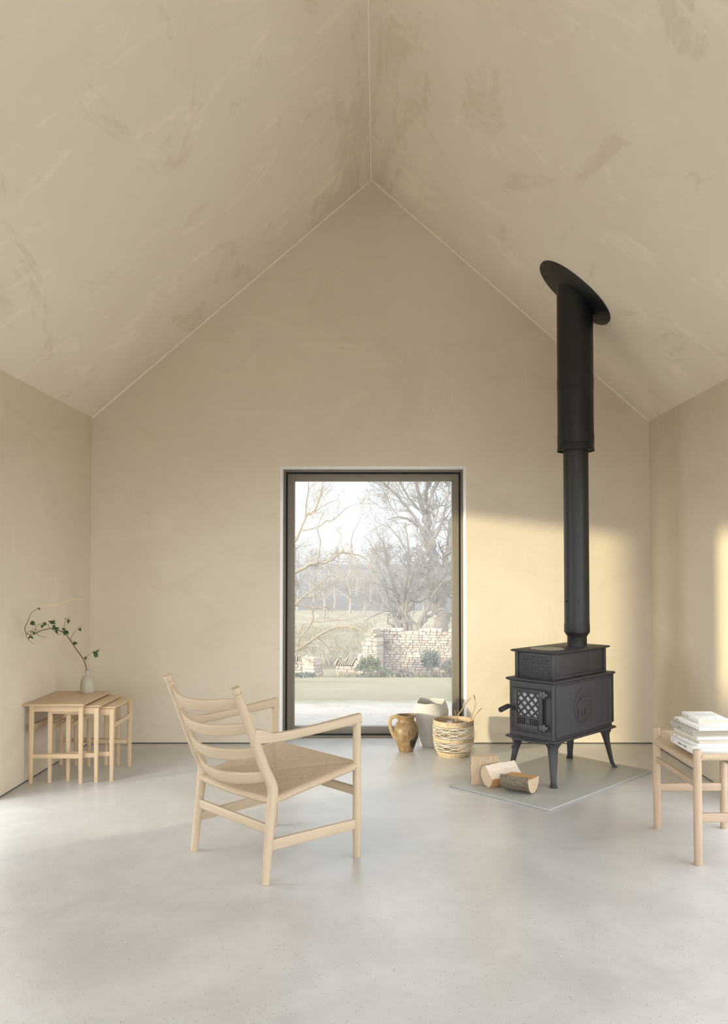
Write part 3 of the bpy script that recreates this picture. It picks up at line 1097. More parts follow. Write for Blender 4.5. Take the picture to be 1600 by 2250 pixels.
    h['label'] = 'round brushed cooking plate on top of the stove'
    # door on the short front
    D0, D1, Z0, Z1 = .074, .272, .296 + k, .528 + k
    x = A0 - .012
    mb = MB()
    w0, w1, y0, y1 = .098, .240, .376 + k, .504 + k
    def bb(b0, b1, z0, z1, t=.012, xx=x): mb.box((xx, (b0 + b1) / 2, (z0 + z1) / 2), (t, b1 - b0, z1 - z0))
    bb(D0, w0, Z0, Z1); bb(w1, D1, Z0, Z1); bb(w0, w1, y1, Z1); bb(w0, w1, Z0, .331 + k); bb(w0, w1, .364 + k, y0)
    for i in range(11):
        b = lerp(w0, w1, i / 10)
        if i in (5,): bb(b - .011, b + .011, .331 + k, .364 + k)
        else: bb(b - .004, b + .004, .331 + k, .364 + k)
    mb.box((x - .005, (D0 + D1) / 2, Z1 - .006), (.008, D1 - D0 - .006, .006))
    mb.box((x - .005, (D0 + D1) / 2, Z0 + .006), (.008, D1 - D0 - .006, .006))
    mb.box((x - .005, D0 + .006, (Z0 + Z1) / 2), (.008, .006, Z1 - Z0 - .02))
    mb.box((x - .005, D1 - .006, (Z0 + Z1) / 2), (.008, .006, Z1 - Z0 - .02))
    door = part('door', mb)
    mb = MB()
    W_, H_ = w1 - w0, y1 - y0
    pitch = .0475
    for sgn in (1, -1):
        for i in range(-6, 12):
            c0 = i * pitch * 1.0
            # line z = sgn*(b - c0): clip to the window
            pts = []
            if sgn == 1:
                for b in (0, W_):
                    z = b - c0
                    if 0 <= z <= H_: pts.append((b, z))
                for z in (0, H_):
                    b = z + c0
                    if 0 < b < W_: pts.append((b, z))
            else:
                for b in (0, W_):
                    z = -b + c0
                    if 0 <= z <= H_: pts.append((b, z))
                for z in (0, H_):
                    b = c0 - z
                    if 0 < b < W_: pts.append((b, z))
            if len(pts) >= 2:
                p, q = pts[0], max(pts, key=lambda t: (t[0] - pts[0][0]) ** 2 + (t[1] - pts[0][1]) ** 2)
                if (p[0] - q[0]) ** 2 + (p[1] - q[1]) ** 2 > .0002:
                    mb.beam((x + .001 * sgn, w0 + p[0], y0 + p[1]), (x + .001 * sgn, w0 + q[0], y0 + q[1]), .0075, .009, up=(1, 0, 0))
    mb.build('lattice', I, door, bevel=.001)
    mb = MB()
    mb.box((x + .0075, (w0 + w1) / 2, (y0 + y1) / 2), (.002, W_ + .01, H_ + .01))
    g = mb.build('door_glass', M['stove_glass'], door)
    g['label'] = 'pale glass behind the lattice of the stove door'
    for z in (.505 + k, .325 + k):
        mb = MB()
        mb.box((x - .006, D0 + .004, z), (.012, .020, .026))
        mb.tube([(x - .006, D0 - .012, z - .019), (x - .006, D0 - .012, z + .019)], .0075, 12)
        mb.box((x - .002, D0 - .024, z), (.016, .014, .016))
        mb.build('hinge', M['iron_worn'], door, bevel=.0012)
    mb = MB()
    mb.tube([(x + .002, .258, .408 + k), (x - .014, .258, .408 + k)], .011, 16)
    mb.tube(smooth_path([(x - .008, .258, .410 + k), (x - .022, .262, .420 + k), (x - .034, .266, .428 + k), (x - .044, .268, .427 + k)], 4), [.006] * 13, 10)
    mb.tube([(x - .040, .268, .428 + k), (x - .045, .268, .427 + k), (x - .114, .272, .413 + k), (x - .118, .272, .412 + k)], [.010, .0135, .0150, .012], 16)
    mb.build('handle', M['iron_dark'], door, smooth=True)
    mb = MB()
    mb.tube([(.02, .225, .232 + k), (-.030, .225, .216 + k)], .004, 10)
    mb.tube([(-.026, .225, .217 + k), (-.066, .225, .205 + k)], [.007, .0085], 12)
    part('air_lever', mb, smooth=True, bevel=0)
    # cabriole legs
    for a, b, da, db in ((.052, .042, -1, -1), (.610, .042, 1, -1), (.610, .273, 1, 1), (.052, .273, -1, 1)):
        mb = MB()
        out = Vector((da * .80, db * .60, 0)).normalized()
        st = [(.248, -.006, .094), (.236, -.004, .090), (.226, .000, .072), (.212, .004, .056), (.17, .014, .048), (.12, .026, .041), (.07, .038, .034), (.045, .045, .032), (.025, .054, .034), (.010, .063, .040), (.0125, .064, .037)]
        st = st[:-1] + [(.004, .066, .039)]
        path, secs, axes = [], [], []
        for z, o, w in st:
            z0 = max(z - .012, 0.0) if z > .02 else max(z - .004, 0)
            path.append(Vector((a, b, z0)) + out * o)
            rad_ = w * lerp(.62, .86, min(1, max(0, (z - .16) / .07)))
            secs.append(rsec(w * 1.05, rad_, 3, 3.0))
            axes.append((Vector((-out.y, out.x, 0)), out.copy()))
        path.append(Vector((path[-1].x, path[-1].y, 0)))
        secs.append(rsec(.036, .026, 3, 3.0)); axes.append(axes[-1])
        mb.sweep(path, secs, axes=axes)
        mb.build('leg', I, e, smooth=True, auto=50)
stove()

# ------------------------------------------------------------------ flue
def flue():
    fx, fy = 1.189, 4.803
    e = empty('flue_pipe', (fx, fy, .738), 0, 'tall black flue pipe rising from the stove to the sloping ceiling', 'flue')
    z = lambda v: v - .738
    mb = MB()
    mb.lathe([(.0575, 0), (.0575, z(.792)), (.060, z(.797)), (.0745, z(.818)), (.0755, z(.822)), (.0755, z(.868)), (.0735, z(.8685)), (.0735, z(1.7676)), (.0726, z(1.768)), (.0726, z(1.7696)), (.0735, z(1.770)), (.0735, z(1.96))], 48)
    mb.build('lower_pipe', M['flue_low'], e, smooth=True, auto=35)
    mb = MB()
    def door(u, v):
        a = lerp(R(205), R(262), u)
        return (.0745 * math.cos(a), .0745 * math.sin(a), z(lerp(.956, 1.052, v)))
    mb.grid(door, 12, 1)
    dr = mb.build('soot_door', M['flue_low'], e, smooth=True)
    for a, zz in ((R(203), 1.003), (R(268), 1.003)):
        mb = MB()
        d = Vector((math.cos(a), math.sin(a), 0))
        mb.tube([d * .072 + Vector((0, 0, z(zz))), d * .081 + Vector((0, 0, z(zz)))], .005, 10)
        mb.build('screw', M['flue'], dr)
    ms = abs(sr)
    cz = lambda x: RZ - ms * (x - RX)
    mb = MB()
    prof = [(.104, z(1.915)), (.1065, z(1.95)), (.1065, z(2.110)), (.1058, z(2.1105)), (.1058, z(2.1125)), (.1065, z(2.113)), (.1065, z(2.40)), (.1065, z(2.6))]
    mb.lathe(prof, 56)
    n = 56
    vs, fs = [], []
    for i in range(n):
        a = 2 * PI * i / n
        x, y = .1065 * math.cos(a), .1065 * math.sin(a)
        vs += [(x, y, z(2.6)), (x, y, z(cz(fx + x)) - .002)]
    for i in range(n):
        j = (i + 1) % n
        fs.append((2 * i, 2 * j, 2 * j + 1, 2 * i + 1))
    mb.add(vs, fs)
    mb.build('upper_pipe', M['flue'], e, smooth=True, auto=35)
    for z0, z1, r in ((2.272, 2.335, .1082), (1.943, 2.002, .1085)):
        mb = MB()
        mb.lathe([(.1060, z(z0)), (r, z(z0) + .001), (r, z(z1) - .001), (.1060, z(z1))], 56)
        mb.build('joint_band', M['flue'], e, smooth=True, auto=35)
    mb = MB()
    mb.lathe([(.1060, z(1.942)), (.1075, z(1.938)), (.1075, z(1.918)), (.1105, z(1.902)), (.1105, z(1.900)), (.1085, z(1.900)), (.105, z(1.916))], 56)
    mb.build('end_collar', M['flue'], e, smooth=True, auto=35)
    mb = MB()
    mb.lathe([(.105, z(1.9155)), (.0736, z(1.9155))], 56)
    q = mb.build('end_cap', M['steel'], e, smooth=True)
    q['label'] = 'bright steel ring closing the wide flue'
    # oval rosette against the slope
    mb = MB()
    along = Vector((1, 0, -ms)).normalized()
    nrm = Vector((-ms, 0, -1)).normalized()
    pc = Vector((.0, -.020, z(cz(fx))))
    ring = []
    for i in range(64):
        a = 2 * PI * i / 64
        ring.append((.266 * math.copysign(abs(math.cos(a)) ** .9, math.cos(a)), .200 * math.copysign(abs(math.sin(a)) ** .9, math.sin(a))))
    pc = Vector((-.016, -.072, z(cz(fx - .016)))) + nrm * .001
    mb.prism(ring, pc, along, (0, 1, 0), nrm * .004)
    ro = mb.build('ceiling_plate', M['flue'], e, bevel=.001)
    for a in (35, 145, 215, 325):
        p = pc + along * (.245 * math.cos(R(a))) + Vector((0, .165 * math.sin(R(a)), 0)) + nrm * .004
        mb = MB()
        mb.tube([p, p + nrm * .003], .006, 10)
        mb.build('screw', M['flue_low'], ro)
flue()

# ------------------------------------------------------------------ books on the stool
M['book_white'] = plain('book_white', (.80, .79, .77), .45)
M['book_cream'] = plain('book_cream', (.66, .61, .51), .55)
M['book_beige'] = plain('book_beige', (.56, .52, .44), .7)
M['book_cloth'] = plain('book_cloth', (.46, .43, .38), .85, nscale=600, nstr=.2)
M['ink'] = plain('ink', (.03, .03, .035), .6)
M['ink_soft'] = plain('ink_soft', (.22, .21, .20), .6)
def page_mat(name, c):
    t = NT(name)
    n = t.noise(t.coord('Object', scale=(.3, .3, 60)), 30, 2)
    return t.pbr(t.mix(n, tuple(x * .88 for x in c), c), .8, spec=.2)
M['pages_white'] = page_mat('pages_white', (.74, .73, .73))
M['pages_cool'] = page_mat('pages_cool', (.62, .61, .66))
M['pages_cream'] = page_mat('pages_cream', (.64, .57, .46))
M['pages_grey'] = page_mat('pages_grey', (.40, .36, .30))

def font(name, body, size, mat, parent, loc, rot, extrude=.0002):
    c = bpy.data.curves.new(name, 'FONT')
    c.body = body
    c.size = size
    c.extrude = extrude
    c.align_y = 'CENTER'
    tmp = bpy.data.objects.new('tmp', c)
    col.objects.link(tmp)
    me = bpy.data.meshes.new_from_object(tmp.evaluated_get(bpy.context.evaluated_depsgraph_get()))
    bpy.data.objects.remove(tmp)
    bpy.data.curves.remove(c)
    me.materials.clear()
    me.materials.append(mat)
    o = bpy.data.objects.new(name, me)
    o.parent = parent
    o.location = loc
    o.rotation_euler = rot
    col.objects.link(o)
    return o

def book(label, x, y, z, L, W, th, rz, cover, pages, inset=.0, board=.002, texts=()):
    """spine along y on the -x side; x, y = near spine corner"""
    e = empty('book', (x, y, z), rz, label, 'book', 'books piled on the stool')
    mb = MB()
    mb.box((W / 2, L / 2, board / 2), (W, L, board))
    mb.box((W / 2, L / 2, th - board / 2), (W, L, board))
    mb.box((board / 2, L / 2, th / 2), (board, L, th - .0001))
    mb.build('cover', cover, e, bevel=.0007)
    mb = MB()
    mb.box((W / 2 + board / 2 - inset / 2, L / 2, th / 2), (W - board - inset - .0004, L - 2 * inset - .0004, th - 2 * board - .0002))
    mb.build('pages', pages, e)
    for body, size, along, mat in texts:
        font('spine_lettering', body, size, M[mat], e, (-.0003, L - along, th / 2), (PI / 2, 0, -PI / 2))
    return e
ZB = .4345
bk = [('thick white book at the bottom of the pile on the stool', 1.296, 3.319, .249, .19, .028, R(.5), 'book_white', 'pages_white', .003, .0025, [('2', .017, .022, 'ink'), ('BINGSA : TOWN', .0125, .085, 'ink')]),
      ('thin white paperback second from the bottom of the pile', 1.321, 3.339, .219, .17, .0115, R(5), 'book_white', 'pages_cool', .001, .001, [('monterier', .006, .016, 'ink_soft')]),
      ('thin beige book third from the bottom of the pile', 1.327, 3.337, .235, .185, .011, R(5), 'book_beige', 'pages_cream', .003, .0018, []),
      ('cream book with cool white pages under the thick grey cloth book', 1.324, 3.349, .205, .18, .0135, R(6), 'book_cream', 'pages_cool', .001, .0012, []),
      ('thick grey-beige cloth book with recessed pages, third from the top', 1.313, 3.363, .227, .18, .0245, R(3), 'book_cloth', 'pages_grey', .006, .0028, [('heltens', .013, .075, 'ink_soft')]),
      ('large white book lying under the topmost book', 1.335, 3.351, .249, .19, .014, R(3), 'book_white', 'pages_cool', .0015, .0018, [('CASA NOVA', .006, .012, 'ink'), ('::', .008, .238, 'ink')])]
for lab, x, y, L, W, th, rz, cv, pg, ins, bd, tx in bk:
    book(lab, x, y, ZB, L, W, th, rz, M[cv], M[pg], ins, bd, tx)
    ZB += th + .0003
tb = book('small white book with handwritten title on top of the pile', 1.368, 3.440, ZB, .198, .132, .016, R(-.5), M['book_white'], M['pages_cream'], .001, .001, [('1', .011, .186, 'ink'), ('archivo', .006, .06, 'ink_soft')])
def script(parent, x0, x1, y, z, amp, n, seed, name='handwriting'):
    """a line of looped pen writing"""
    rnd = random.Random(seed)
    mb = MB()
    x = x0
    while x < x1:
        w = rnd.uniform(.012, .026)
        pts, k = [], int(w / .0035) + 2
        for i in range(k * 3):
            t = i / (k * 3 - 1)
            pts.append((x + w * t, y + amp * math.sin(t * k * 2.2 * PI) * rnd.uniform(.5, 1.1) + (amp * 1.6 if rnd.random() < .1 else 0), z))
        mb.tube(smooth_path(pts, 2), .00035, 4)
        x += w + rnd.uniform(.004, .009)
    mb.build(name, M['ink'], parent)
script(tb, .030, .115, .120, .0162, .0022, 5, 4)
script(tb, .034, .108, .095, .0162, .0022, 5, 9)
script(tb, .070, .085, .026, .0162, .0010, 5, 5)

# ------------------------------------------------------------------ jug, white vase, basket
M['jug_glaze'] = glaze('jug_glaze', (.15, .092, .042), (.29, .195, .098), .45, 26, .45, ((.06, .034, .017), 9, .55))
M['jug_pale'] = glaze('jug_handle_glaze', (.33, .235, .13), (.42, .31, .18), .5, 30)
def dark_patch(mat):
    """dark patch with a noisy edge, low on one side of the jug"""
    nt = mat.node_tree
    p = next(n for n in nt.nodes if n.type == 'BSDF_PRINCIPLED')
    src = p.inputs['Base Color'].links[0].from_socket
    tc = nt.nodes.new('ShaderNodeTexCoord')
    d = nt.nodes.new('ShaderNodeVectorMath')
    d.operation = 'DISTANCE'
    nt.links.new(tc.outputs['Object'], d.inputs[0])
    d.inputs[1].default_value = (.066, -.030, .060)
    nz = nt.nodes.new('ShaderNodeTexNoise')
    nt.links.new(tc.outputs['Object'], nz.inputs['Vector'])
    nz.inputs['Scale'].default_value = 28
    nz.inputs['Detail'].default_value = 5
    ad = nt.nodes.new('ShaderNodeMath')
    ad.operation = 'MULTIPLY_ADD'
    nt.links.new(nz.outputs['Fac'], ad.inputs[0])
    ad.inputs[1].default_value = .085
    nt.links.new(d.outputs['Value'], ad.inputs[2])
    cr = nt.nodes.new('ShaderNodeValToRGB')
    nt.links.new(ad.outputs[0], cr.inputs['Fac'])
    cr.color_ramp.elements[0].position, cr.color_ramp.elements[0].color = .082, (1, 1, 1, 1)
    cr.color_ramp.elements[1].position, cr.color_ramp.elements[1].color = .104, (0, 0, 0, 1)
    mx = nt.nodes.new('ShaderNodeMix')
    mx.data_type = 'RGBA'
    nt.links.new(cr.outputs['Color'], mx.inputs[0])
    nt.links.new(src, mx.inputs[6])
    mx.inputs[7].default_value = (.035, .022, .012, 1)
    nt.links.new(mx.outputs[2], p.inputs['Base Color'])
dark_patch(M['jug_glaze'])
def jug():
    e = empty('jug', (.187, 5.306, 0), 0, 'mottled brown earthenware jug with one handle in front of the window', 'jug')
    pr = [(.001, .004), (.040, 0), (.046, .003), (.0495, .012), (.062, .048), (.0765, .092), (.0815, .122), (.0775, .152), (.066, .178), (.056, .193), (.0535, .201), (.0555, .214), (.0625, .229), (.0640, .235), (.0605, .238), (.0555, .233), (.050, .213), (.048, .20), (.058, .18), (.070, .15)]
    mb = MB()
    q = smooth_path([(r, 0, z) for r, z in pr], 3)
    mb.lathe([(max(p.x, .0005), p.z) for p in q], 48, fn=lambda p, a: p * (1 + .012 * math.sin(2 * a + 1)) if p.z > .02 else p)
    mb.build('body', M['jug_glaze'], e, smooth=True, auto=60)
    mb = MB()
    p = smooth_path([(-.050, -.004, .219), (-.078, -.006, .226), (-.100, -.008, .214), (-.108, -.008, .188), (-.103, -.008, .155), (-.091, -.006, .120), (-.073, -.004, .085)], 5)
    mb.sweep(p, [rsec(.024, .011, 3, 2.6)] * len(p), up=(0, 1, 0))
    # strap lies flat: swap so the wide side faces along y
    h = mb.build('handle', M['jug_pale'], e, smooth=True, auto=70)
    h['label'] = 'paler strap handle of the jug'
jug()
M['bisque'] = glaze('white_bisque', (.53, .50, .465), (.59, .56, .52), .85, 14, .2)
def white_vase():
    e = empty('vase', (.358, 5.475, 0), 0, 'large matt off-white vase with an uneven rim standing in the window recess', 'vase')
    pr = [(.001, .004), (.060, 0), (.067, .004), (.072, .02), (.082, .06), (.098, .115), (.112, .165), (.1195, .205), (.1185, .235), (.108, .268), (.097, .290), (.0935, .297), (.089, .297), (.0895, .288), (.098, .265), (.108, .232), (.108, .19), (.09, .12), (.06, .03)]
    q = smooth_path([(r, 0, z) for r, z in pr], 3)
    def wob(p, a):
        k = min(1, p.z / .29)
        r = 1 + k * (.030 * math.sin(2 * a + .6) + .022 * math.sin(3 * a + 2.2) + .010 * math.sin(5 * a))
        return Vector((p.x * r, p.y * r, p.z + k ** 4 * (.010 * math.sin(a + .4) + .007 * math.sin(3 * a + 1.0) + .004 * math.sin(5 * a + 2))))
    mb = MB()
    mb.lathe([(max(p.x, .0005), p.z) for p in q], 64, fn=wob)
    mb.build('body', M['bisque'], e, smooth=True, auto=70)
white_vase()

def straw(name, a, b):
    t = NT(name)
    n = t.noise(t.coord('Object', scale=(1, 1, .4)), 90, 4, .6)
    return t.pbr(t.mix(t.ramp(n, [(.3, 0), (.7, 1)]), a, b), .75, spec=.25)
M['straw'] = straw('basket_straw', (.38, .28, .185), (.57, .455, .33))
M['straw_dark'] = straw('basket_inner', (.30, .19, .10), (.48, .33, .20))
M['white_cord'] = plain('white_cord', (.80, .75, .66), .8)
M['kindling'] = straw('wood_shavings', (.45, .40, .34), (.66, .62, .56))
def basket():
    bx, by_ = .487, 5.190
    e = empty('basket', (bx, by_, 0), 0, 'openwork straw basket with wavy white cords, holding dry twigs beside the window', 'basket')
    PR = [(0, .095), (.02, .107), (.06, .122), (.11, .1305), (.16, .1300), (.225, .1285)]
    rr = lambda z: plerp(PR, z)
    def band(z0, z1, name, mat, rows):
        # plaited band: little bumps in every row
        mb = MB()
        n = 132
        def fn(u, v):
            a = 2 * PI * u
            z = lerp(z0, z1, v)
            k = math.sin(n / 2 * a + PI * round(v * rows)) * math.sin(PI * v * rows) ** 2
            r = rr(z) + .0022 * k
            return (r * math.cos(a), r * math.sin(a), z)
        mb.grid(fn, n * 2, rows * 4)
        def fi(u, v):
            a = 2 * PI * u
            z = lerp(z0, z1, v)
            return ((rr(z) - .006) * math.cos(a), (rr(z) - .006) * math.sin(a), z)
        mb.grid(fi, 64, 2)
        mb.grid(lambda u, v: ((rr(z1) - .006 * v + .001 * math.sin(PI * v)) * math.cos(2 * PI * u), (rr(z1) - .006 * v) * math.sin(2 * PI * u), z1 + .003 * math.sin(PI * v)), 64, 4)
        return mb.build(name, mat, e, smooth=True, auto=80)
    band(.196, .225, 'rim_band', M['straw'], 4)
    band(.098, .118, 'middle_band', M['straw'], 3)
    band(.0, .030, 'base_band', M['straw'], 4)
    mb = MB()
    mb.lathe([(.0005, .004), (.094, .004), (.094, .008), (.0005, .008)], 40)
    mb.build('base', M['straw_dark'], e)
    mb = MB()
    n = 92
    for i in range(n):
        a = 2 * PI * i / n
        pts = [((rr(z) - .002) * math.cos(a), (rr(z) - .002) * math.sin(a), z) for z in (.026, .05, .075, .10)]
        mb.tube(pts, .0016, 4, caps=False)
        pts = [((rr(z) - .002) * math.cos(a), (rr(z) - .002) * math.sin(a), z) for z in (.114, .14, .17, .20)]
        mb.tube(pts, .0016, 4, caps=False)
    mb.build('ribs', M['straw'], e, smooth=True)
    mb = MB()
    for z0, amp, ph, cyc in ((.044, .0, 0, 1), (.056, .007, 0, 7), (.068, .007, PI, 7), (.080, 0, 0, 1), (.090, .004, 1, 7), (.128, .0, 0, 1), (.140, .007, .4, 7), (.154, .008, PI + .4, 7), (.168, 0, 0, 1), (.178, .008, .4, 7), (.190, 0, 0, 1)):
        pts = []
        N = 112
        for i in range(N):
            a = 2 * PI * i / N
            z = z0 + amp * math.sin(cyc * a + ph)
            pts.append(((rr(z) + .0012) * math.cos(a), (rr(z) + .0012) * math.sin(a), z))
        mb.tube(pts, .0017, 5, closed=True)
    q = mb.build('wavy_cords', M['white_cord'], e, smooth=True)
    q['label'] = 'white cords waving round the basket'
    # shavings that fill the basket
    rnd = random.Random(5)
    mb = MB()
    for i in range(150):
        a, r, z = rnd.uniform(0, 2 * PI), .112 * math.sqrt(rnd.random()), rnd.uniform(.12, .185)
        d = Vector((rnd.uniform(-1, 1), rnd.uniform(-1, 1), rnd.uniform(-.4, .5))) * .014
        c = Vector((r * math.cos(a), r * math.sin(a), z))
        if (c.xy.length) > .102: c *= .88
        mb.tube([c - d, c + Vector((0, 0, .004)), c + d], [.002, .003, .0015], 4)
    sh = mb.build('wood_shavings', M['kindling'])
    sh.location = (bx, by_, 0)
    tag(sh, 'pale wood shavings filling the straw basket', 'wood shavings', kind='stuff')
basket()

M['stick'] = glaze('dry_stick', (.34, .22, .11), (.52, .37, .21), .7, 70)
def stick(label, paths, Y, r0):
    """a dry branch standing in the basket; paths in photograph pixels at depth Y"""
    base = at(*paths[0][0], Y)
    e = empty('twig', base, 0, label, 'twig', 'dry twigs in the basket')
    for i, pts in enumerate(paths):
        mb = MB()
        P = [at(x, y, Y + .012 * math.sin(j * 1.7 + i)) - base for j, (x, y) in enumerate(pts)]
        p = smooth_path(P, 4)
        r = r0 * (1 if i == 0 else .62)
        rnd = random.Random(int(pts[0][0]))
        mb.tube(p, [lerp(r, r * .62, k / (len(p) - 1)) * rnd.uniform(.88, 1.15) for k in range(len(p))], 8)
        mb.build('stem' if i == 0 else 'side_shoot', M['stick'], e, smooth=True, auto=70)
c6 = lambda u, v: (840 + u / 4, 1480 + v / 4)
stick('thick forked dry twig leaning right out of the straw basket', [[c6(640, 450), c6(655, 405), c6(668, 370), c6(700, 318), c6(735, 265), c6(775, 214)], [c6(712, 300), c6(713, 270), c6(722, 245), c6(752, 220)]], 5.16, .0042)
stick('tallest knobbly dry twig standing upright in the straw basket', [[c6(765, 445), c6(778, 405), c6(795, 355), c6(806, 320), c6(815, 285), c6(818, 240), c6(808, 188)], [c6(800, 340), c6(815, 295), c6(842, 255)], [c6(815, 232), c6(808, 210), c6(800, 186)]], 5.17, .0032)
stick('straight dry twig with a cut tip leaning furthest right in the basket', [[c6(780, 445), c6(792, 415), c6(815, 372), c6(845, 335), c6(876, 303)], [c6(845, 338), c6(848, 325), c6(846, 316)]], 5.15, .0034)
stick('pale curled root lying on the rim of the straw basket', [[c6(650, 430), c6(640, 395), c6(648, 350), c6(635, 328), c6(655, 322), c6(672, 345), c6(660, 380), c6(690, 420)], [c6(650, 350), c6(630, 345), c6(615, 360)]], 5.15, .0020)

# ------------------------------------------------------------------ firewood on the hearth plate
def split_wood(name, a, b):
    t = NT(name)
    n = t.noise(t.coord(attr='gr', scale=(1, 1, .06)), 110, 6, .65, .6)
    n2 = t.noise(t.coord(attr='gr', scale=(1, 1, .25)), 18, 4, .6)
    c = t.mix(t.ramp(n, [(.3, 0), (.7, 1)]), a, b)
    c = t.mix(t.ramp(n2, [(.5, 0), (.75, .45)]), c, tuple(x * .6 for x in a))
    return t.pbr(c, .8, normal=t.bump(n, .5, .004), spec=.2)
def bark(name, a, b):
    t = NT(name)
    v = t.coord(attr='gr', scale=(1, 1, .45))
    n = t.noise(v, 70, 6, .7, .5)
    vo = t.voro(v, 90)
    c = t.mix(t.ramp(n, [(.3, 0), (.7, 1)]), a, b)
    c = t.mix(t.ramp(vo.outputs['Distance'], [(.1, .5), (.3, 0)]), c, (.42, .37, .30))
    return t.pbr(c, .9, normal=t.bump(n, .9, .006), spec=.15)
def end_grain():
    t = NT('log_end')
    w = t.n('TexWave', wave_type='RINGS', rings_direction='Z')
    t.l(t.coord(attr='gr'), w.inputs['Vector'])
    w.inputs['Scale'].default_value = 60
    w.inputs['Distortion'].default_value = 3
    w.inputs['Detail'].default_value = 3
    c = t.mix(w.outputs['Fac'], (.55, .43, .29), (.62, .49, .34))
    return t.pbr(c, .85, normal=t.bump(w.outputs['Fac'], .2, .002), spec=.2)
M['split'] = split_wood('split_wood', (.40, .295, .19), (.58, .455, .32))
M['split_pale'] = split_wood('split_wood_pale', (.70, .60, .49), (.82, .73, .62))
M['split_orange'] = split_wood('split_wood_orange', (.50, .27, .11), (.62, .38, .18))
M['bark'] = bark('log_bark', (.13, .105, .075), (.26, .22, .165))
M['bark_thin'] = bark('log_inner_bark', (.34, .24, .14), (.48, .36, .23))
M['end'] = end_grain()

def log(label, loc, axis, up, sec_faces, length):
    """sec_faces: list of (points of a face strip in section coordinates, part name, material); section x is to the side, y up"""
    e = empty('log', loc, 0, label, 'log', 'split logs on the hearth plate')
    z = Vector(axis).normalized()
    y = Vector(up)
    x = y.cross(z).normalized()
    y = z.cross(x).normalized()
    rnd = random.Random(len(label))
    poly = []
    N = 10
    ph = [rnd.uniform(0, 6) for _ in range(4)]
    def P(q, t):
        w = .0022 * math.sin(9 * t + ph[0] + q[0] * 40) + .0015 * math.sin(23 * t + ph[1] + q[1] * 60)
        return x * (q[0] + w) + y * (q[1] + w * .5) + z * (t * length)
    for pts, name, mat in sec_faces:
        mb = MB()
        n = len(pts)
        vs, gs, fs = [], [], []
        for i in range(N + 1):
            for q in pts:
                vs.append(P(q, i / N))
                gs.append((q[0], q[1], i / N * length))
        for i in range(N):
            for j in range(n - 1):
                fs.append((i * n + j, i * n + j + 1, (i + 1) * n + j + 1, (i + 1) * n + j))
        mb.add(vs, fs, gs)
        mb.build(name, M[mat], e, smooth=True, auto=50)
        poly += pts[:-1]
    for t in (0, 1):
        mb = MB()
        mb.add([P(q, t) for q in poly], [tuple(range(len(poly)))], [(q[0], q[1], 0) for q in poly])
        mb.build('sawn_end', M['end'], e)
    return e
def arc(r, a0, a1, n, cx=0, cy=0, jit=0):
    return [(cx + r * math.cos(R(lerp(a0, a1, i / n))), cy + r * math.sin(R(lerp(a0, a1, i / n)))) for i in range(n + 1)]
def line2(a, b, n=4):
    return [(lerp(a[0], b[0], i / n), lerp(a[1], b[1], i / n)) for i in range(n + 1)]
HT = .0122
# upright half log: flat split face to the room
log('half log standing on end, leftmost of the firewood on the plate', (.588, 4.452, HT), (.0, .0, 1), (-.16, 1, 0),
    [(line2((.079, 0), (-.079, .0)), 'split_face', 'split'), (arc(.079, 180, 0, 16), 'bark', 'bark')], .150)
# wedge of wood lying with its pale face up
log('wedge shaped log with a pale split face, middle of the firewood', (.604, 4.366, HT), (.175, .105, .004), (0, 0, 1),
    [([(.034, .116), (.006, .084), (-.026, .052)], 'split_face', 'split_pale'), ([(-.026, .052), (-.016, .022), (.004, .001)], 'lower_face', 'split_orange'),
     ([(.004, .001), (.030, .004), (.058, .022), (.076, .052), (.076, .078), (.062, .102), (.034, .116)], 'bark', 'bark_thin')], .205)
# half log with the bark towards the room
log('half log with rough grey bark, front of the firewood on the plate', (.682, 4.338, HT), (.150, -.100, .0), (.10, .12, 1),
    [(line2((-.070, .076), (.072, .090)), 'split_face', 'split_orange'), (arc(.074, 8, -186, 16, 0, .080), 'bark', 'bark')], .158)

# ------------------------------------------------------------------ outside
def ground_z(y):
    return plerp([(-80, -.04), (7.3, -.04), (9, -.17), (30, -2.86), (40, -3.70), (60, -4.5), (80, -4.85), (110, -4.7), (160, -3.6), (220, -1.8), (300, 1.2), (380, 2.6), (500, 3)], y)
def grassy(name, a, b, c, sc, bump, edge=False):
    t = NT(name)
    v = t.coord('Object')
    n1 = t.noise(v, sc, 6, .65, .3)
    n2 = t.noise(v, sc * .12, 4, .6)
    n3 = t.noise(v, sc * 9, 3, .6)
    cc = t.mix(t.ramp(n1, [(.32, 0), (.7, 1)]), a, b)
    cc = t.mix(t.ramp(n2, [(.4, 0), (.65, .7)]), cc, c)
    if edge:      # grass thins out into the gravel at its near edge
        sp = t.n('SeparateXYZ')
        t.l(t.n('TexCoord').outputs['Object'], sp.inputs[0])
        yy = t.math('ADD', sp.outputs['Y'], t.math('MULTIPLY', t.noise(v, 5, 6, .7), 1.1))
        cc = t.mix(t.ramp(t.math('DIVIDE', yy, 10.0), [(.765, 0), (.835, 1)]), (.43, .40, .37), cc)
    return t.pbr(cc, 1, normal=t.bump(n3, bump, .05), spec=0)
M['lawn'] = grassy('lawn_grass', (.18, .163, .108), (.235, .213, .152), (.24, .215, .158), 1.6, .3, True)
M['meadow'] = grassy('meadow_grass', (.20, .178, .138), (.285, .255, .205), (.20, .188, .132), .9, .25)
M['hill'] = grassy('wooded_hill', (.12, .112, .106), (.16, .148, .14), (.14, .13, .12), .06, .0)
M['gravel'] = grassy('pale_gravel', (.50, .465, .43), (.66, .62, .58), (.58, .545, .51), 14, .7)
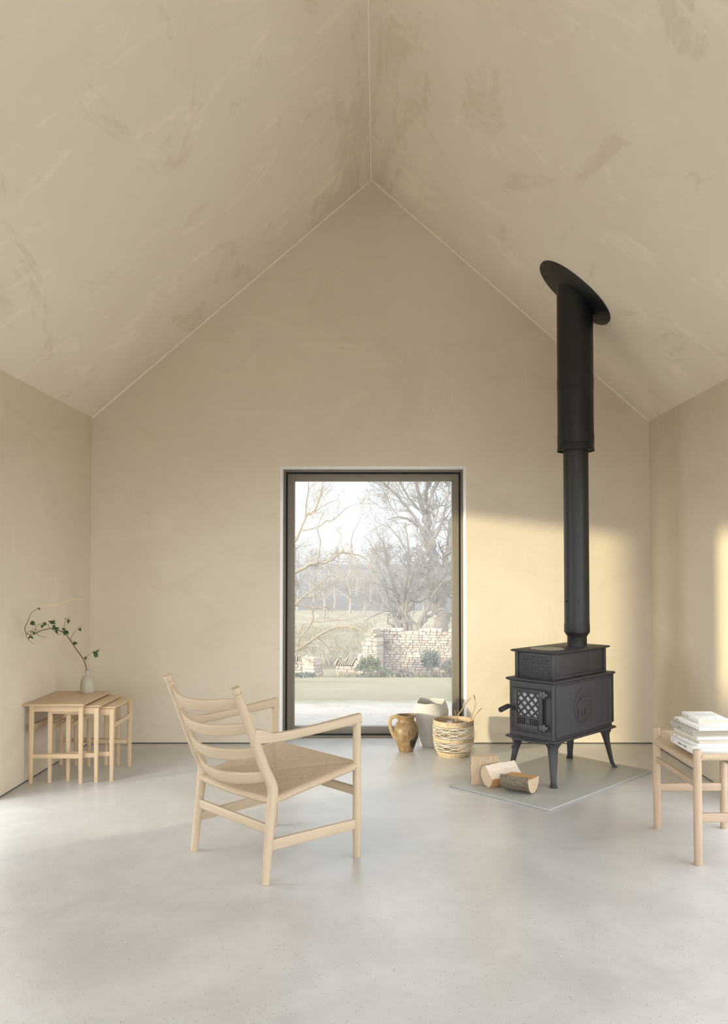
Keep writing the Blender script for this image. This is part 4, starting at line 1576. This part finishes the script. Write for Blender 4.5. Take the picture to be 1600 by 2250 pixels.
def terrain(name, mat, ys, xw, hum=0, zoff=0, edge=None):
    mb = MB()
    rnd = random.Random(len(name))
    nx = 40
    vs, fs = [], []
    ph = [rnd.uniform(0, 6) for _ in range(6)]
    for y in ys:
        w = xw(y)
        for i in range(nx + 1):
            x = lerp(-w, w, i / nx)
            yy = y + (edge(x) if edge and y == ys[0] else 0)
            z = ground_z(yy) + (zoff if y > ys[0] else zoff - hum * 2) + hum * (0 if y <= ys[0] else 1) * (math.sin(x * .9 + ph[0] + y * .3) * math.sin(y * 1.1 + ph[1]) + .5 * math.sin(x * 2.3 + ph[2]) * math.sin(y * 2.7 + ph[3]))
            vs.append((x, yy, z))
    n = nx + 1
    for j in range(len(ys) - 1):
        for i in range(nx):
            fs.append((j * n + i, j * n + i + 1, (j + 1) * n + i + 1, (j + 1) * n + i))
    mb.add(vs, fs)
    return tag(mb.build(name, mat, smooth=True), kind='structure')
terrain('ground_gravel', M['gravel'], [-70, -30, -8, 5.9, 6.8, 7.6], lambda y: 60, zoff=-.0)
terrain('ground_lawn', M['lawn'], [6.9, 7.1, 7.4, 8, 9, 11, 14, 18, 22, 26, 30, 33, 36], lambda y: 40, hum=.003, zoff=.003)

terrain('ground_meadow', M['meadow'], [36 + .9 * i for i in range(84)], lambda y: 60, hum=.16)
terrain('hill_beyond', M['hill'], [100, 125, 140, 160, 180, 200, 220, 240, 270, 300, 340, 380, 440, 500], lambda y: 260, hum=.9)

# rounded evergreen mass added out of view to shade the stool and books
M['shade_hedge'] = leaf_mat('shade_hedge_leaf', (.03, .05, .02), (.06, .09, .035))
def shade_hedge():
    mb = MB()
    def fn(u, v):
        a, b = 2 * PI * u, PI / 2 * v
        r = 1 + .03 * math.sin(7 * a + 3 * b) + .03 * math.sin(11 * b + 2 * a)
        return (-4.6 + .7 * r * math.cos(a) * math.cos(b) ** .5, -.55 + 1.02 * r * math.sin(a) * math.cos(b) ** .45, -.06 + 1.50 * r * math.sin(b))
    mb.grid(fn, 48, 18)
    tag(mb.build('shade_hedge', M['shade_hedge'], smooth=True), 'unseen evergreen mass added outside the left hand windows to shade the stool', 'shade_hedge', kind='stuff')
shade_hedge()

# ---- dry stone walls
def stone_mat():
    t = NT('field_stone')
    g = t.n('NewGeometry')
    r = g.outputs['Random Per Island']
    c = t.ramp(r, [(0, (.24, .19, .145)), (.3, (.31, .255, .205)), (.65, (.36, .305, .255)), (1, (.27, .235, .205))])
    n = t.noise(t.coord('Object'), 9, 5, .65)
    c = t.mix(t.ramp(n, [(.35, .0), (.75, .45)]), c, (.24, .21, .18))
    return t.pbr(c, .95, normal=t.bump(n, .6, .04), spec=.1)
M['stone'] = stone_mat()
M['mortar'] = plain('wall_core', (.23, .198, .165), .95)
def stone_wall(label, p0, p1, top, base, thick, slabs=None, seed=1, course=.088):
    """field-stone wall from p0 to p1 (x, y); top(t) gives the height of its top along it"""
    p0, p1 = Vector((*p0, 0)), Vector((*p1, 0))
    e = empty('stone_wall', (p0 + p1) / 2 + Vector((0, 0, base)), 0, label, 'stone wall', 'field walls of pale rubble')
    o = e.location.copy()
    d = (p1 - p0)
    L = d.length
    d.normalize()
    nrm = Vector((-d.y, d.x, 0))
    rot = Matrix((d, nrm, Vector((0, 0, 1)))).transposed()
    rnd = random.Random(seed)
    mb = MB()
    z = base
    zt = max(top(i / 20) for i in range(21))
    while z < zt:
        h = course * rnd.uniform(.65, 1.35)
        x = -rnd.uniform(0, .1)
        while x < L:
            w = rnd.uniform(.08, .28) * (1.2 if h > course else .9)
            t = min(1, max(0, (x + w / 2) / L))
            if z + h * .6 <= top(t) + rnd.uniform(-.012, .012):
                xa, xb = max(x, 0), min(x + w, L)
                if xb - xa > .04:
                    c = p0 + d * ((xa + xb) / 2) + Vector((0, 0, z + h / 2)) - o
                    j = lambda k: rnd.uniform(-k, k)
                    bw, bh, bt = (xb - xa - .009) / 2, (h - .009) / 2, thick / 2 + j(.022)
                    front, back = [], []
                    for sx, sz in ((-1, -1), (-.5, -1.1), (.5, -1.05), (1, -1), (1.03, 0), (1, 1), (.4, 1.08), (-.5, 1.05), (-1, 1), (-1.02, 0)):
                        px_, pz_ = sx * bw + j(.010), sz * bh + j(.008)
                        front.append((px_, pz_))
                    n = len(front)
                    vs = [c + d * (q[0] * .86) + Vector((0, 0, q[1] * .84)) - nrm * (bt + .018) for q in front]
                    vs += [c + d * q[0] + Vector((0, 0, q[1])) - nrm * (bt - .012) for q in front]
                    vs += [c + d * q[0] + Vector((0, 0, q[1])) + nrm * bt for q in front]
                    fs = [tuple(range(n)), tuple(range(3 * n - 1, 2 * n - 1, -1))]
                    for k in (0, n):
                        for i in range(n):
                            i2 = (i + 1) % n
                            fs.append((k + i, k + i2, k + n + i2, k + n + i))
                    mb.add(vs, fs)
            x += w
        z += h
    mb.build('masonry', M['stone'], e)
    mb = MB()
    N = 24
    for i in range(N):
        t0, t1 = i / N, (i + 1) / N
        h = min(top(t0), top(t1)) - .10 - base
        if (t0 + t1) / 2 * L < .10 or (t0 + t1) / 2 * L > L - .10: continue
        if h > .05:
            mb.box(p0 + d * (L * (t0 + t1) / 2) + Vector((0, 0, base + h / 2)) - o, (L / N, thick - .07, h), rot)
    mb.build('core', M['mortar'], e)
    if slabs:
        h, lean, step = slabs
        mb = MB()
        x = .03
        while x < L - .03:
            t = x / L
            hh = h * rnd.uniform(.75, 1.2)
            c = p0 + d * x + Vector((0, 0, top(t) + hh / 2 - .02)) - o
            a = lean + rnd.uniform(-.12, .12)
            rr = rot @ Matrix.Rotation(a, 3, 'Y')
            mb.box(c, (rnd.uniform(.03, .055), thick * rnd.uniform(.8, 1.05), hh), rr)
            x += step * rnd.uniform(.7, 1.4)
        q = mb.build('coping', M['stone'], e, bevel=.006)
        q['label'] = 'row of slabs set on edge along the top of the wall'
    return e
def wx(px_, Y): return (px_ - 830) / f_px * Y
def wz(py_, Y): return CAM_H - (py_ - 1248) / f_px * Y
BZ = -2.93
stone_wall('tall ruined stone wall standing right of the gap', (wx(834, 30), 30.0), (wx(1090, 29), 29.2),
           lambda t: wz(1382, 29.8) + .03 * math.sin(17 * t) + .02 * math.sin(41 * t), BZ, .5, seed=3)
stone_wall('ragged broken end of the tall ruined stone wall', (wx(785, 29.2), 29.6), (wx(836, 29.2), 29.2),
           lambda t: plerp([(0, wz(1462, 29.4)), (.18, wz(1440, 29.4)), (.30, wz(1436, 29.4)), (.34, wz(1412, 29.4)), (.48, wz(1406, 29.4)), (.52, wz(1392, 29.4)), (.62, wz(1380, 29.4)), (.78, wz(1381, 29.4)), (.86, wz(1390, 29.4)), (1, wz(1402, 29.4))], t), BZ, .55, seed=8, course=.12)
stone_wall('low stone wall between the gap and the ruined wall, topped with slanting slabs', (wx(742, 30.3), 30.4), (wx(793, 30.3), 30.2),
           lambda t: wz(1459, 30.3), BZ, .5, (.27, .42, .075), seed=5)
stone_wall('low stone wall left of the gap with upright slabs on top', (wx(560, 30.3), 30.6), (wx(677, 30.3), 30.5),
           lambda t: wz(1455, 30.3), BZ, .5, (.24, .10, .075), seed=6)
stone_wall('squat stone gate pier at the left side of the gap', (wx(676, 30.1), 30.1), (wx(696, 30.1), 30.5),
           lambda t: wz(plerp([(0, 1441), (.6, 1440), (1, 1452)], t), 30.1), BZ, .62, seed=9, course=.14)

# ---- shrubs by the walls
def bush(label, c, rad, n, mat, leaf, seed, twigs=0):
    e = empty('shrub', c, 0, label, 'shrub', 'shrubs along the stone walls')
    rnd = random.Random(seed)
    mb = MB()
    for i in range(n):
        d = Vector((rnd.gauss(0, 1), rnd.gauss(0, 1), abs(rnd.gauss(0, 1)) - .2)).normalized()
        r = rnd.uniform(.45, 1.0) * (1 + .18 * math.sin(5 * math.atan2(d.y, d.x) + seed) + .15 * math.sin(7 * d.z + seed))
        p = Vector((d.x * rad[0] * r, d.y * rad[1] * r, rad[2] * (.45 + .55 * d.z * r)))
        a = Vector((rnd.uniform(-1, 1), rnd.uniform(-1, 1), rnd.uniform(-.3, 1))).normalized()
        b = a.orthogonal().normalized()
        s_ = leaf * rnd.uniform(.6, 1.3)
        mb.add([p - a * s_, p + b * s_ * .5, p + a * s_, p - b * s_ * .5], [(0, 1, 2, 3)])
    if n: mb.build('foliage', mat, e)
    mb = MB()
    for i in range(twigs or 8):
        d = Vector((rnd.gauss(0, .5), rnd.gauss(0, .5), 1)).normalized()
        q = Vector((d.x * rad[0], d.y * rad[1], d.z * rad[2] * rnd.uniform(.7, 1.05)))
        mid = q * .5 + Vector((rnd.uniform(-.05, .05), rnd.uniform(-.05, .05), 0))
        mb.tube([(rnd.uniform(-.06, .06), rnd.uniform(-.06, .06), -.05), mid, q], [.014, .010, .005], 4)
        for k in range(6 if twigs else 0):
            t = rnd.uniform(.3, 1)
            s0 = Vector(mid).lerp(q, t)
            s1 = s0 + Vector((rnd.gauss(0, .5), rnd.gauss(0, .5), rnd.uniform(.1, .8))) * rad[2] * .28
            mb.tube([s0, s1], [.006, .003], 3)
    mb.build('stems', M['tree_bark'], e)
def bark_mat(name, a, b):
    t = NT(name)
    n = t.noise(t.coord('Object'), 2.5, 5, .65)
    return t.pbr(t.mix(n, a, b), .9, spec=.15)
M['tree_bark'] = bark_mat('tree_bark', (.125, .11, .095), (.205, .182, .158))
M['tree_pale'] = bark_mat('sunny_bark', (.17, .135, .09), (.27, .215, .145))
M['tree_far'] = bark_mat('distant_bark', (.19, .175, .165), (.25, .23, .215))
M['bush_green'] = leaf_mat('shrub_leaf', (.05, .065, .025), (.11, .125, .055))
M['bush_dark'] = leaf_mat('holly_leaf', (.04, .052, .04), (.085, .10, .075))
M['bush_brown'] = leaf_mat('dead_leaf', (.12, .095, .08), (.19, .155, .135))
gz = ground_z
def on_ground(px_, Y): return Vector((wx(px_, Y), Y, gz(Y)))
bush('green leafy shrub in front of the broken wall end', on_ground(812, 28.2), (.46, .40, .72), 1500, M['bush_green'], .045, 2)
bush('dark green rounded shrub against the tall ruined wall', on_ground(946, 28.4), (.34, .35, 1.02), 1300, M['bush_dark'], .045, 4)
bush('brown leafless shrub against the right end of the tall wall', on_ground(986, 28.4), (.36, .4, .70), 420, M['bush_brown'], .035, 6, twigs=34)
bush('low dead plant at the foot of the tall ruined wall', on_ground(884, 28.8), (.36, .3, .30), 350, M['bush_brown'], .04, 7, twigs=16)
bush('small weed at the foot of the tall ruined wall', on_ground(850, 28.8), (.26, .25, .26), 260, M['bush_green'], .04, 8, twigs=8)
bush('low grey-green clump beside the gate pier', on_ground(668, 27.0), (.42, .35, .16), 420, M['bush_dark'], .04, 9)
tuft = Vector((wx(851, 29.5), 29.46, wz(1416, 29.5)))
bush('little green tuft growing out of the face of the tall wall', tuft, (.09, .10, .16), 160, M['bush_green'], .03, 11)

# ---- rank grass along the walls and over the meadow
def blades(name, label, spots, h, mat, seed):
    rnd = random.Random(seed)
    mb = MB()
    for c, n, spread in spots:
        for i in range(n):
            b = Vector(c) + Vector((rnd.gauss(0, spread), rnd.gauss(0, spread * .6), 0))
            b.z = gz(b.y) - .02
            hh = h * rnd.uniform(.5, 1.3)
            l = Vector((rnd.uniform(-.5, .5), rnd.uniform(-.3, .3), 0)) * hh
            w = Vector((.014, .004, 0))
            mb.add([b - w, b + w, b + l * .4 + w * .6 + Vector((0, 0, hh * .6)), b + l + Vector((0, 0, hh))], [(0, 1, 2, 3)])
    tag(mb.build(name, mat), label, 'grass', kind='stuff')
rg = random.Random(21)
blades('rough_grass', 'rough grass growing along the foot of the stone walls', [((wx(x, 29), rg.uniform(28.6, 29.3), 0), 14, .22) for x in range(640, 1010, 6) if not 698 < x < 740], .20, M['lawn'], 1)
blades('meadow_grass', 'tall dry grass of the meadow beyond the walls', [((wx(rg.uniform(600, 1040), y), y, 0), 26, .5) for y in [38 + 42 * rg.random() ** 1.2 for _ in range(420)]], .55, M['meadow'], 2)

# ---- bare trees
def grow(mb, p, d, L, r, lv, rnd, wob, up, kids, n_seg=5):
    """one wandering twig with its own twigs"""
    pts, q, dd = [Vector(p)], Vector(p), Vector(d).normalized()
    for i in range(n_seg):
        dd = (dd + Vector((rnd.gauss(0, wob), rnd.gauss(0, wob), rnd.gauss(0, wob) + up))).normalized()
        q = q + dd * (L / n_seg)
        pts.append(q.copy())
    mb.tube(pts, [lerp(r, r * .45, i / n_seg) for i in range(n_seg + 1)], 4 if r > .02 else 3, caps=False)
    if lv <= 0: return
    for k in range(kids[lv - 1]):
        t = rnd.uniform(.25, 1)
        i = min(n_seg - 1, int(t * n_seg))
        s = pts[i].lerp(pts[i + 1], t * n_seg - i)
        ax = (pts[i + 1] - pts[i]).normalized()
        side = ax.orthogonal().normalized()
        side.rotate(Quaternion(ax, rnd.uniform(0, 2 * PI)))
        nd = (ax * rnd.uniform(.55, 1.0) + side * rnd.uniform(.5, .95)).normalized()
        grow(mb, s, nd, L * rnd.uniform(.42, .68), r * rnd.uniform(.42, .6), lv - 1, rnd, wob, up, kids, 4 if lv > 1 else 3)
def limb_tree(label, Y, limbs, mat, seed, twig_L, kids, wob, up, dens, rmin, group=None, ysp=1.2):
    """limbs: lists of (px, py, radius); the limbs wander in depth about Y"""
    rnd = random.Random(seed)
    x0, y0, _ = limbs[0][0]
    base = at(x0, y0, Y)
    base.z = gz(Y) - .15
    e = empty('bare_tree', base, 0, label, 'tree', group)
    mb, mt = MB(), MB()
    for k, limb in enumerate(limbs):
        n = len(limb)
        drift = 0 if k == 0 else rnd.uniform(-ysp, ysp)
        raw = [at(x, y, Y + drift * (i / max(1, n - 1)) ** 1.3) - base for i, (x, y, r) in enumerate(limb)]
        p = smooth_path(raw, 6)
        rad = [max(.004, v) for v in smooth_vals([q[2] for q in limb], 6)]
        jit = [Vector((rnd.gauss(0, 1), rnd.gauss(0, 1), rnd.gauss(0, 1))) * min(.05, .3 * r) for r in rad]
        p = [a + b for a, b in zip(p, jit)]
        mb.tube(p, rad, 8)
        Lt = sum((b - a).length for a, b in zip(p, p[1:]))
        for j in range(int(Lt * dens)):
            t = rnd.uniform(.12, 1) if k else rnd.uniform(.45, 1)
            i = min(len(p) - 2, int(t * (len(p) - 1)))
            s = p[i].lerp(p[i + 1], rnd.random())
            ax = (p[i + 1] - p[i]).normalized()
            side = ax.orthogonal().normalized()
            side.rotate(Quaternion(ax, rnd.uniform(0, 2 * PI)))
            r = max(rmin, rad[i] * rnd.uniform(.18, .42))
            grow(mt, s, (ax * rnd.uniform(.4, 1) + side * rnd.uniform(.5, 1)).normalized(), twig_L * rnd.uniform(.45, 1.15) * (1 - .35 * t), r, len(kids), rnd, wob, up, kids)
    mb.build('trunk', mat, e, smooth=True, auto=80)
    mt.build('twigs', mat, e, smooth=True, auto=80)
    return e
BIG = [[(974, 1470, .42), (971, 1400, .36), (968, 1340, .33), (961, 1285, .30), (952, 1240, .26)],
       [(953, 1245, .22), (943, 1192, .17), (936, 1150, .13), (925, 1108, .10), (914, 1058, .07), (902, 1000, .05)],
       [(953, 1245, .22), (948, 1190, .17), (942, 1140, .13), (937, 1098, .10), (941, 1048, .07), (948, 980, .05)],
       [(967, 1335, .22), (976, 1270, .18), (983, 1215, .15), (991, 1160, .11), (1000, 1108, .08), (1012, 1040, .05)],
       [(946, 1205, .11), (922, 1155, .085), (896, 1115, .06), (872, 1088, .045), (842, 1062, .025)],
       [(940, 1170, .10), (908, 1146, .07), (880, 1136, .05), (852, 1142, .03)],
       [(930, 1130, .07), (900, 1095, .05), (880, 1060, .035), (868, 1020, .02)],
       [(962, 1290, .10), (985, 1277, .08), (1012, 1258, .06), (1040, 1240, .04)],
       [(968, 1345, .10), (990, 1352, .08), (1012, 1345, .06), (1040, 1352, .04)],
       [(960, 1280, .09), (925, 1290, .07), (905, 1310, .05), (880, 1318, .03)],
       [(938, 1110, .08), (955, 1075, .06), (968, 1045, .045), (975, 990, .03)],
       [(946, 1190, .08), (965, 1165, .06), (975, 1130, .045), (985, 1090, .03), (990, 1050, .02)]]
limb_tree('tall spreading bare tree rising behind the ruined wall at the right', 38, BIG, M['tree_bark'], 5, 2.5, (5, 4, 4), .14, .05, 2.4, .021)
MID = [[(889, 1476, .15), (888, 1383, .125), (885, 1335, .11), (889, 1285, .09), (897, 1235, .065), (896, 1190, .045), (890, 1150, .02)],
       [(882, 1472, .12), (879, 1383, .10), (877, 1335, .09), (866, 1288, .07), (852, 1248, .055), (846, 1205, .04), (832, 1175, .02)],
       [(905, 1470, .12), (902, 1383, .10), (893, 1350, .085), (897, 1310, .06), (900, 1280, .04), (912, 1240, .03), (925, 1200, .02)],
       [(916, 1470, .13), (922, 1375, .10), (936, 1345, .085), (952, 1308, .07), (970, 1283, .05), (990, 1262, .03)],
       [(924, 1372, .08), (948, 1352, .065), (966, 1340, .05), (985, 1345, .04), (1005, 1360, .025)],
       [(879, 1378, .08), (858, 1335, .06), (848, 1295, .05), (838, 1262, .035), (826, 1235, .02)],
       [(868, 1300, .06), (845, 1285, .045), (825, 1262, .03), (812, 1235, .015)],
       [(880, 1368, .05), (855, 1342, .04), (828, 1350, .028), (800, 1364, .015)],
       [(886, 1330, .06), (900, 1280, .05), (918, 1255, .035), (940, 1238, .02)],
       [(884, 1310, .05), (915, 1322, .04), (936, 1316, .03), (960, 1300, .02)],
       [(850, 1245, .04), (826, 1215, .03), (812, 1190, .02), (800, 1178, .012)],
       [(896, 1220, .04), (878, 1185, .03), (862, 1165, .02), (850, 1150, .012)]]
limb_tree('many stemmed bare tree growing just behind the ruined wall', 34, MID, M['tree_bark'], 12, 1.6, (5, 4, 4), .16, .03, 3.0, .014, ysp=.9)
NEAR = [[(575, 1560, .16), (585, 1480, .13), (572, 1380, .12), (560, 1300, .11), (540, 1200, .09)],
        [(565, 1330, .10), (610, 1278, .075), (645, 1258, .055), (690, 1237, .043), (722, 1233, .038), (748, 1216, .034), (775, 1216, .027), (800, 1226, .02), (822, 1250, .01)],
        [(585, 1470, .085), (630, 1436, .045), (660, 1424, .036), (690, 1403, .031), (722, 1384, .028), (752, 1376, .026), (785, 1380, .021), (803, 1391, .013), (820, 1375, .006)],
        [(655, 1425, .026), (657, 1408, .024), (668, 1392, .022), (688, 1362, .020), (687, 1340, .016), (700, 1334, .012), (718, 1337, .007)],
        [(555, 1270, .09), (610, 1215, .06), (645, 1192, .045), (662, 1160, .037), (672, 1136, .031), (692, 1120, .024), (702, 1095, .018), (708, 1072, .014), (708, 1030, .009)],
        [(672, 1138, .024), (674, 1100, .018), (678, 1075, .013), (676, 1040, .008)],
        [(664, 1165, .024), (698, 1158, .018), (715, 1146, .016), (736, 1140, .013), (762, 1116, .009), (796, 1104, .005)],
        [(680, 1132, .018), (705, 1115, .014), (735, 1100, .010), (752, 1105, .005)],
        [(600, 1360, .05), (640, 1338, .030), (662, 1315, .026), (682, 1300, .022), (705, 1280, .018), (728, 1263, .014), (752, 1272, .009), (775, 1268, .005)],
        [(690, 1395, .020), (712, 1412, .016), (728, 1432, .014), (745, 1447, .010), (762, 1452, .006)],
        [(730, 1432, .012), (748, 1427, .010), (770, 1428, .007), (792, 1432, .004)],
        [(698, 1236, .020), (701, 1218, .016), (704, 1190, .014), (698, 1160, .011), (710, 1128, .006)],
        [(685, 1366, .016), (712, 1366, .013), (745, 1362, .010), (772, 1366, .008), (785, 1372, .004)],
        [(650, 1330, .020), (690, 1336, .016), (715, 1334, .012), (732, 1345, .007)],
        [(775, 1216, .018), (772, 1195, .014), (776, 1172, .011), (790, 1145, .007), (798, 1130, .003)],
        [(660, 1395, .016), (668, 1372, .013), (690, 1370, .008)]]
NEAR = [[(x, y, r * .74) for x, y, r in l_] for l_ in NEAR]
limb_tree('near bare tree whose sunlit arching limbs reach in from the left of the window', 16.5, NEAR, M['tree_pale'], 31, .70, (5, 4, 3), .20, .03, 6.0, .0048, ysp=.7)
# far trees, one shape copied
def far_tree(seed):
    rnd = random.Random(seed)
    e = empty('distant_tree', (0, 0, 0), 0, 'hazy bare tree standing far off below the hill', 'tree', 'bare trees in the misty distance')
    mb, mt = MB(), MB()
    H = 7
    trunk = [Vector((rnd.gauss(0, .08) * i, rnd.gauss(0, .08) * i, H * i / 6)) for i in range(7)]
    mb.tube(trunk, [.20 - .026 * i for i in range(7)], 6)
    for i in range(20):
        t = rnd.uniform(.22, 1)
        k = min(5, int(t * 6))
        s = trunk[k].lerp(trunk[k + 1], t * 6 - k)
        a = rnd.uniform(0, 2 * PI)
        grow(mt, s, (math.cos(a), math.sin(a), rnd.uniform(.5, 1.3)), 2.6 * (1.15 - t * .6), .06, 3, rnd, .16, .05, (3, 3, 3))
    mb.build('trunk', M['tree_far'], e, smooth=True)
    mt.build('twigs', M['tree_far'], e)
    return e
def dup(root, loc, rz, s):
    r = root.copy()
    col.objects.link(r)
    r.location, r.rotation_euler, r.scale = loc, (0, 0, rz), (s, s, s)
    for ch in list(root.children):
        c = ch.copy()
        col.objects.link(c)
        c.parent = r
    return r
protos = [far_tree(2), far_tree(9)]
rf = random.Random(17)
spots = [(712, 92, 1.0), (768, 104, 1.05), (800, 98, .8), (735, 120, 1.0), (690, 126, 1.1), (655, 110, 1.0), (815, 128, 1.1), (840, 118, .9), (930, 112, .8), (955, 130, 1.0), (1000, 120, 1.0)]
for _ in range(400):
    q = (rf.uniform(620, 1040), rf.uniform(130, 250), rf.uniform(.9, 1.4))
    if len(spots) < 36 and all(math.hypot(wx(q[0], q[1]) - wx(p[0], p[1]), q[1] - p[1]) > 9 for p in spots): spots.append(q)
for i, (px_, Y, s_) in enumerate(spots):
    loc = Vector((wx(px_, Y), Y, gz(Y) - .3))
    if i < 2:
        o = protos[i]
        o.location, o.scale = loc, (s_, s_, s_)
    else:
        dup(protos[i % 2], loc, rf.uniform(0, 6.2), s_)
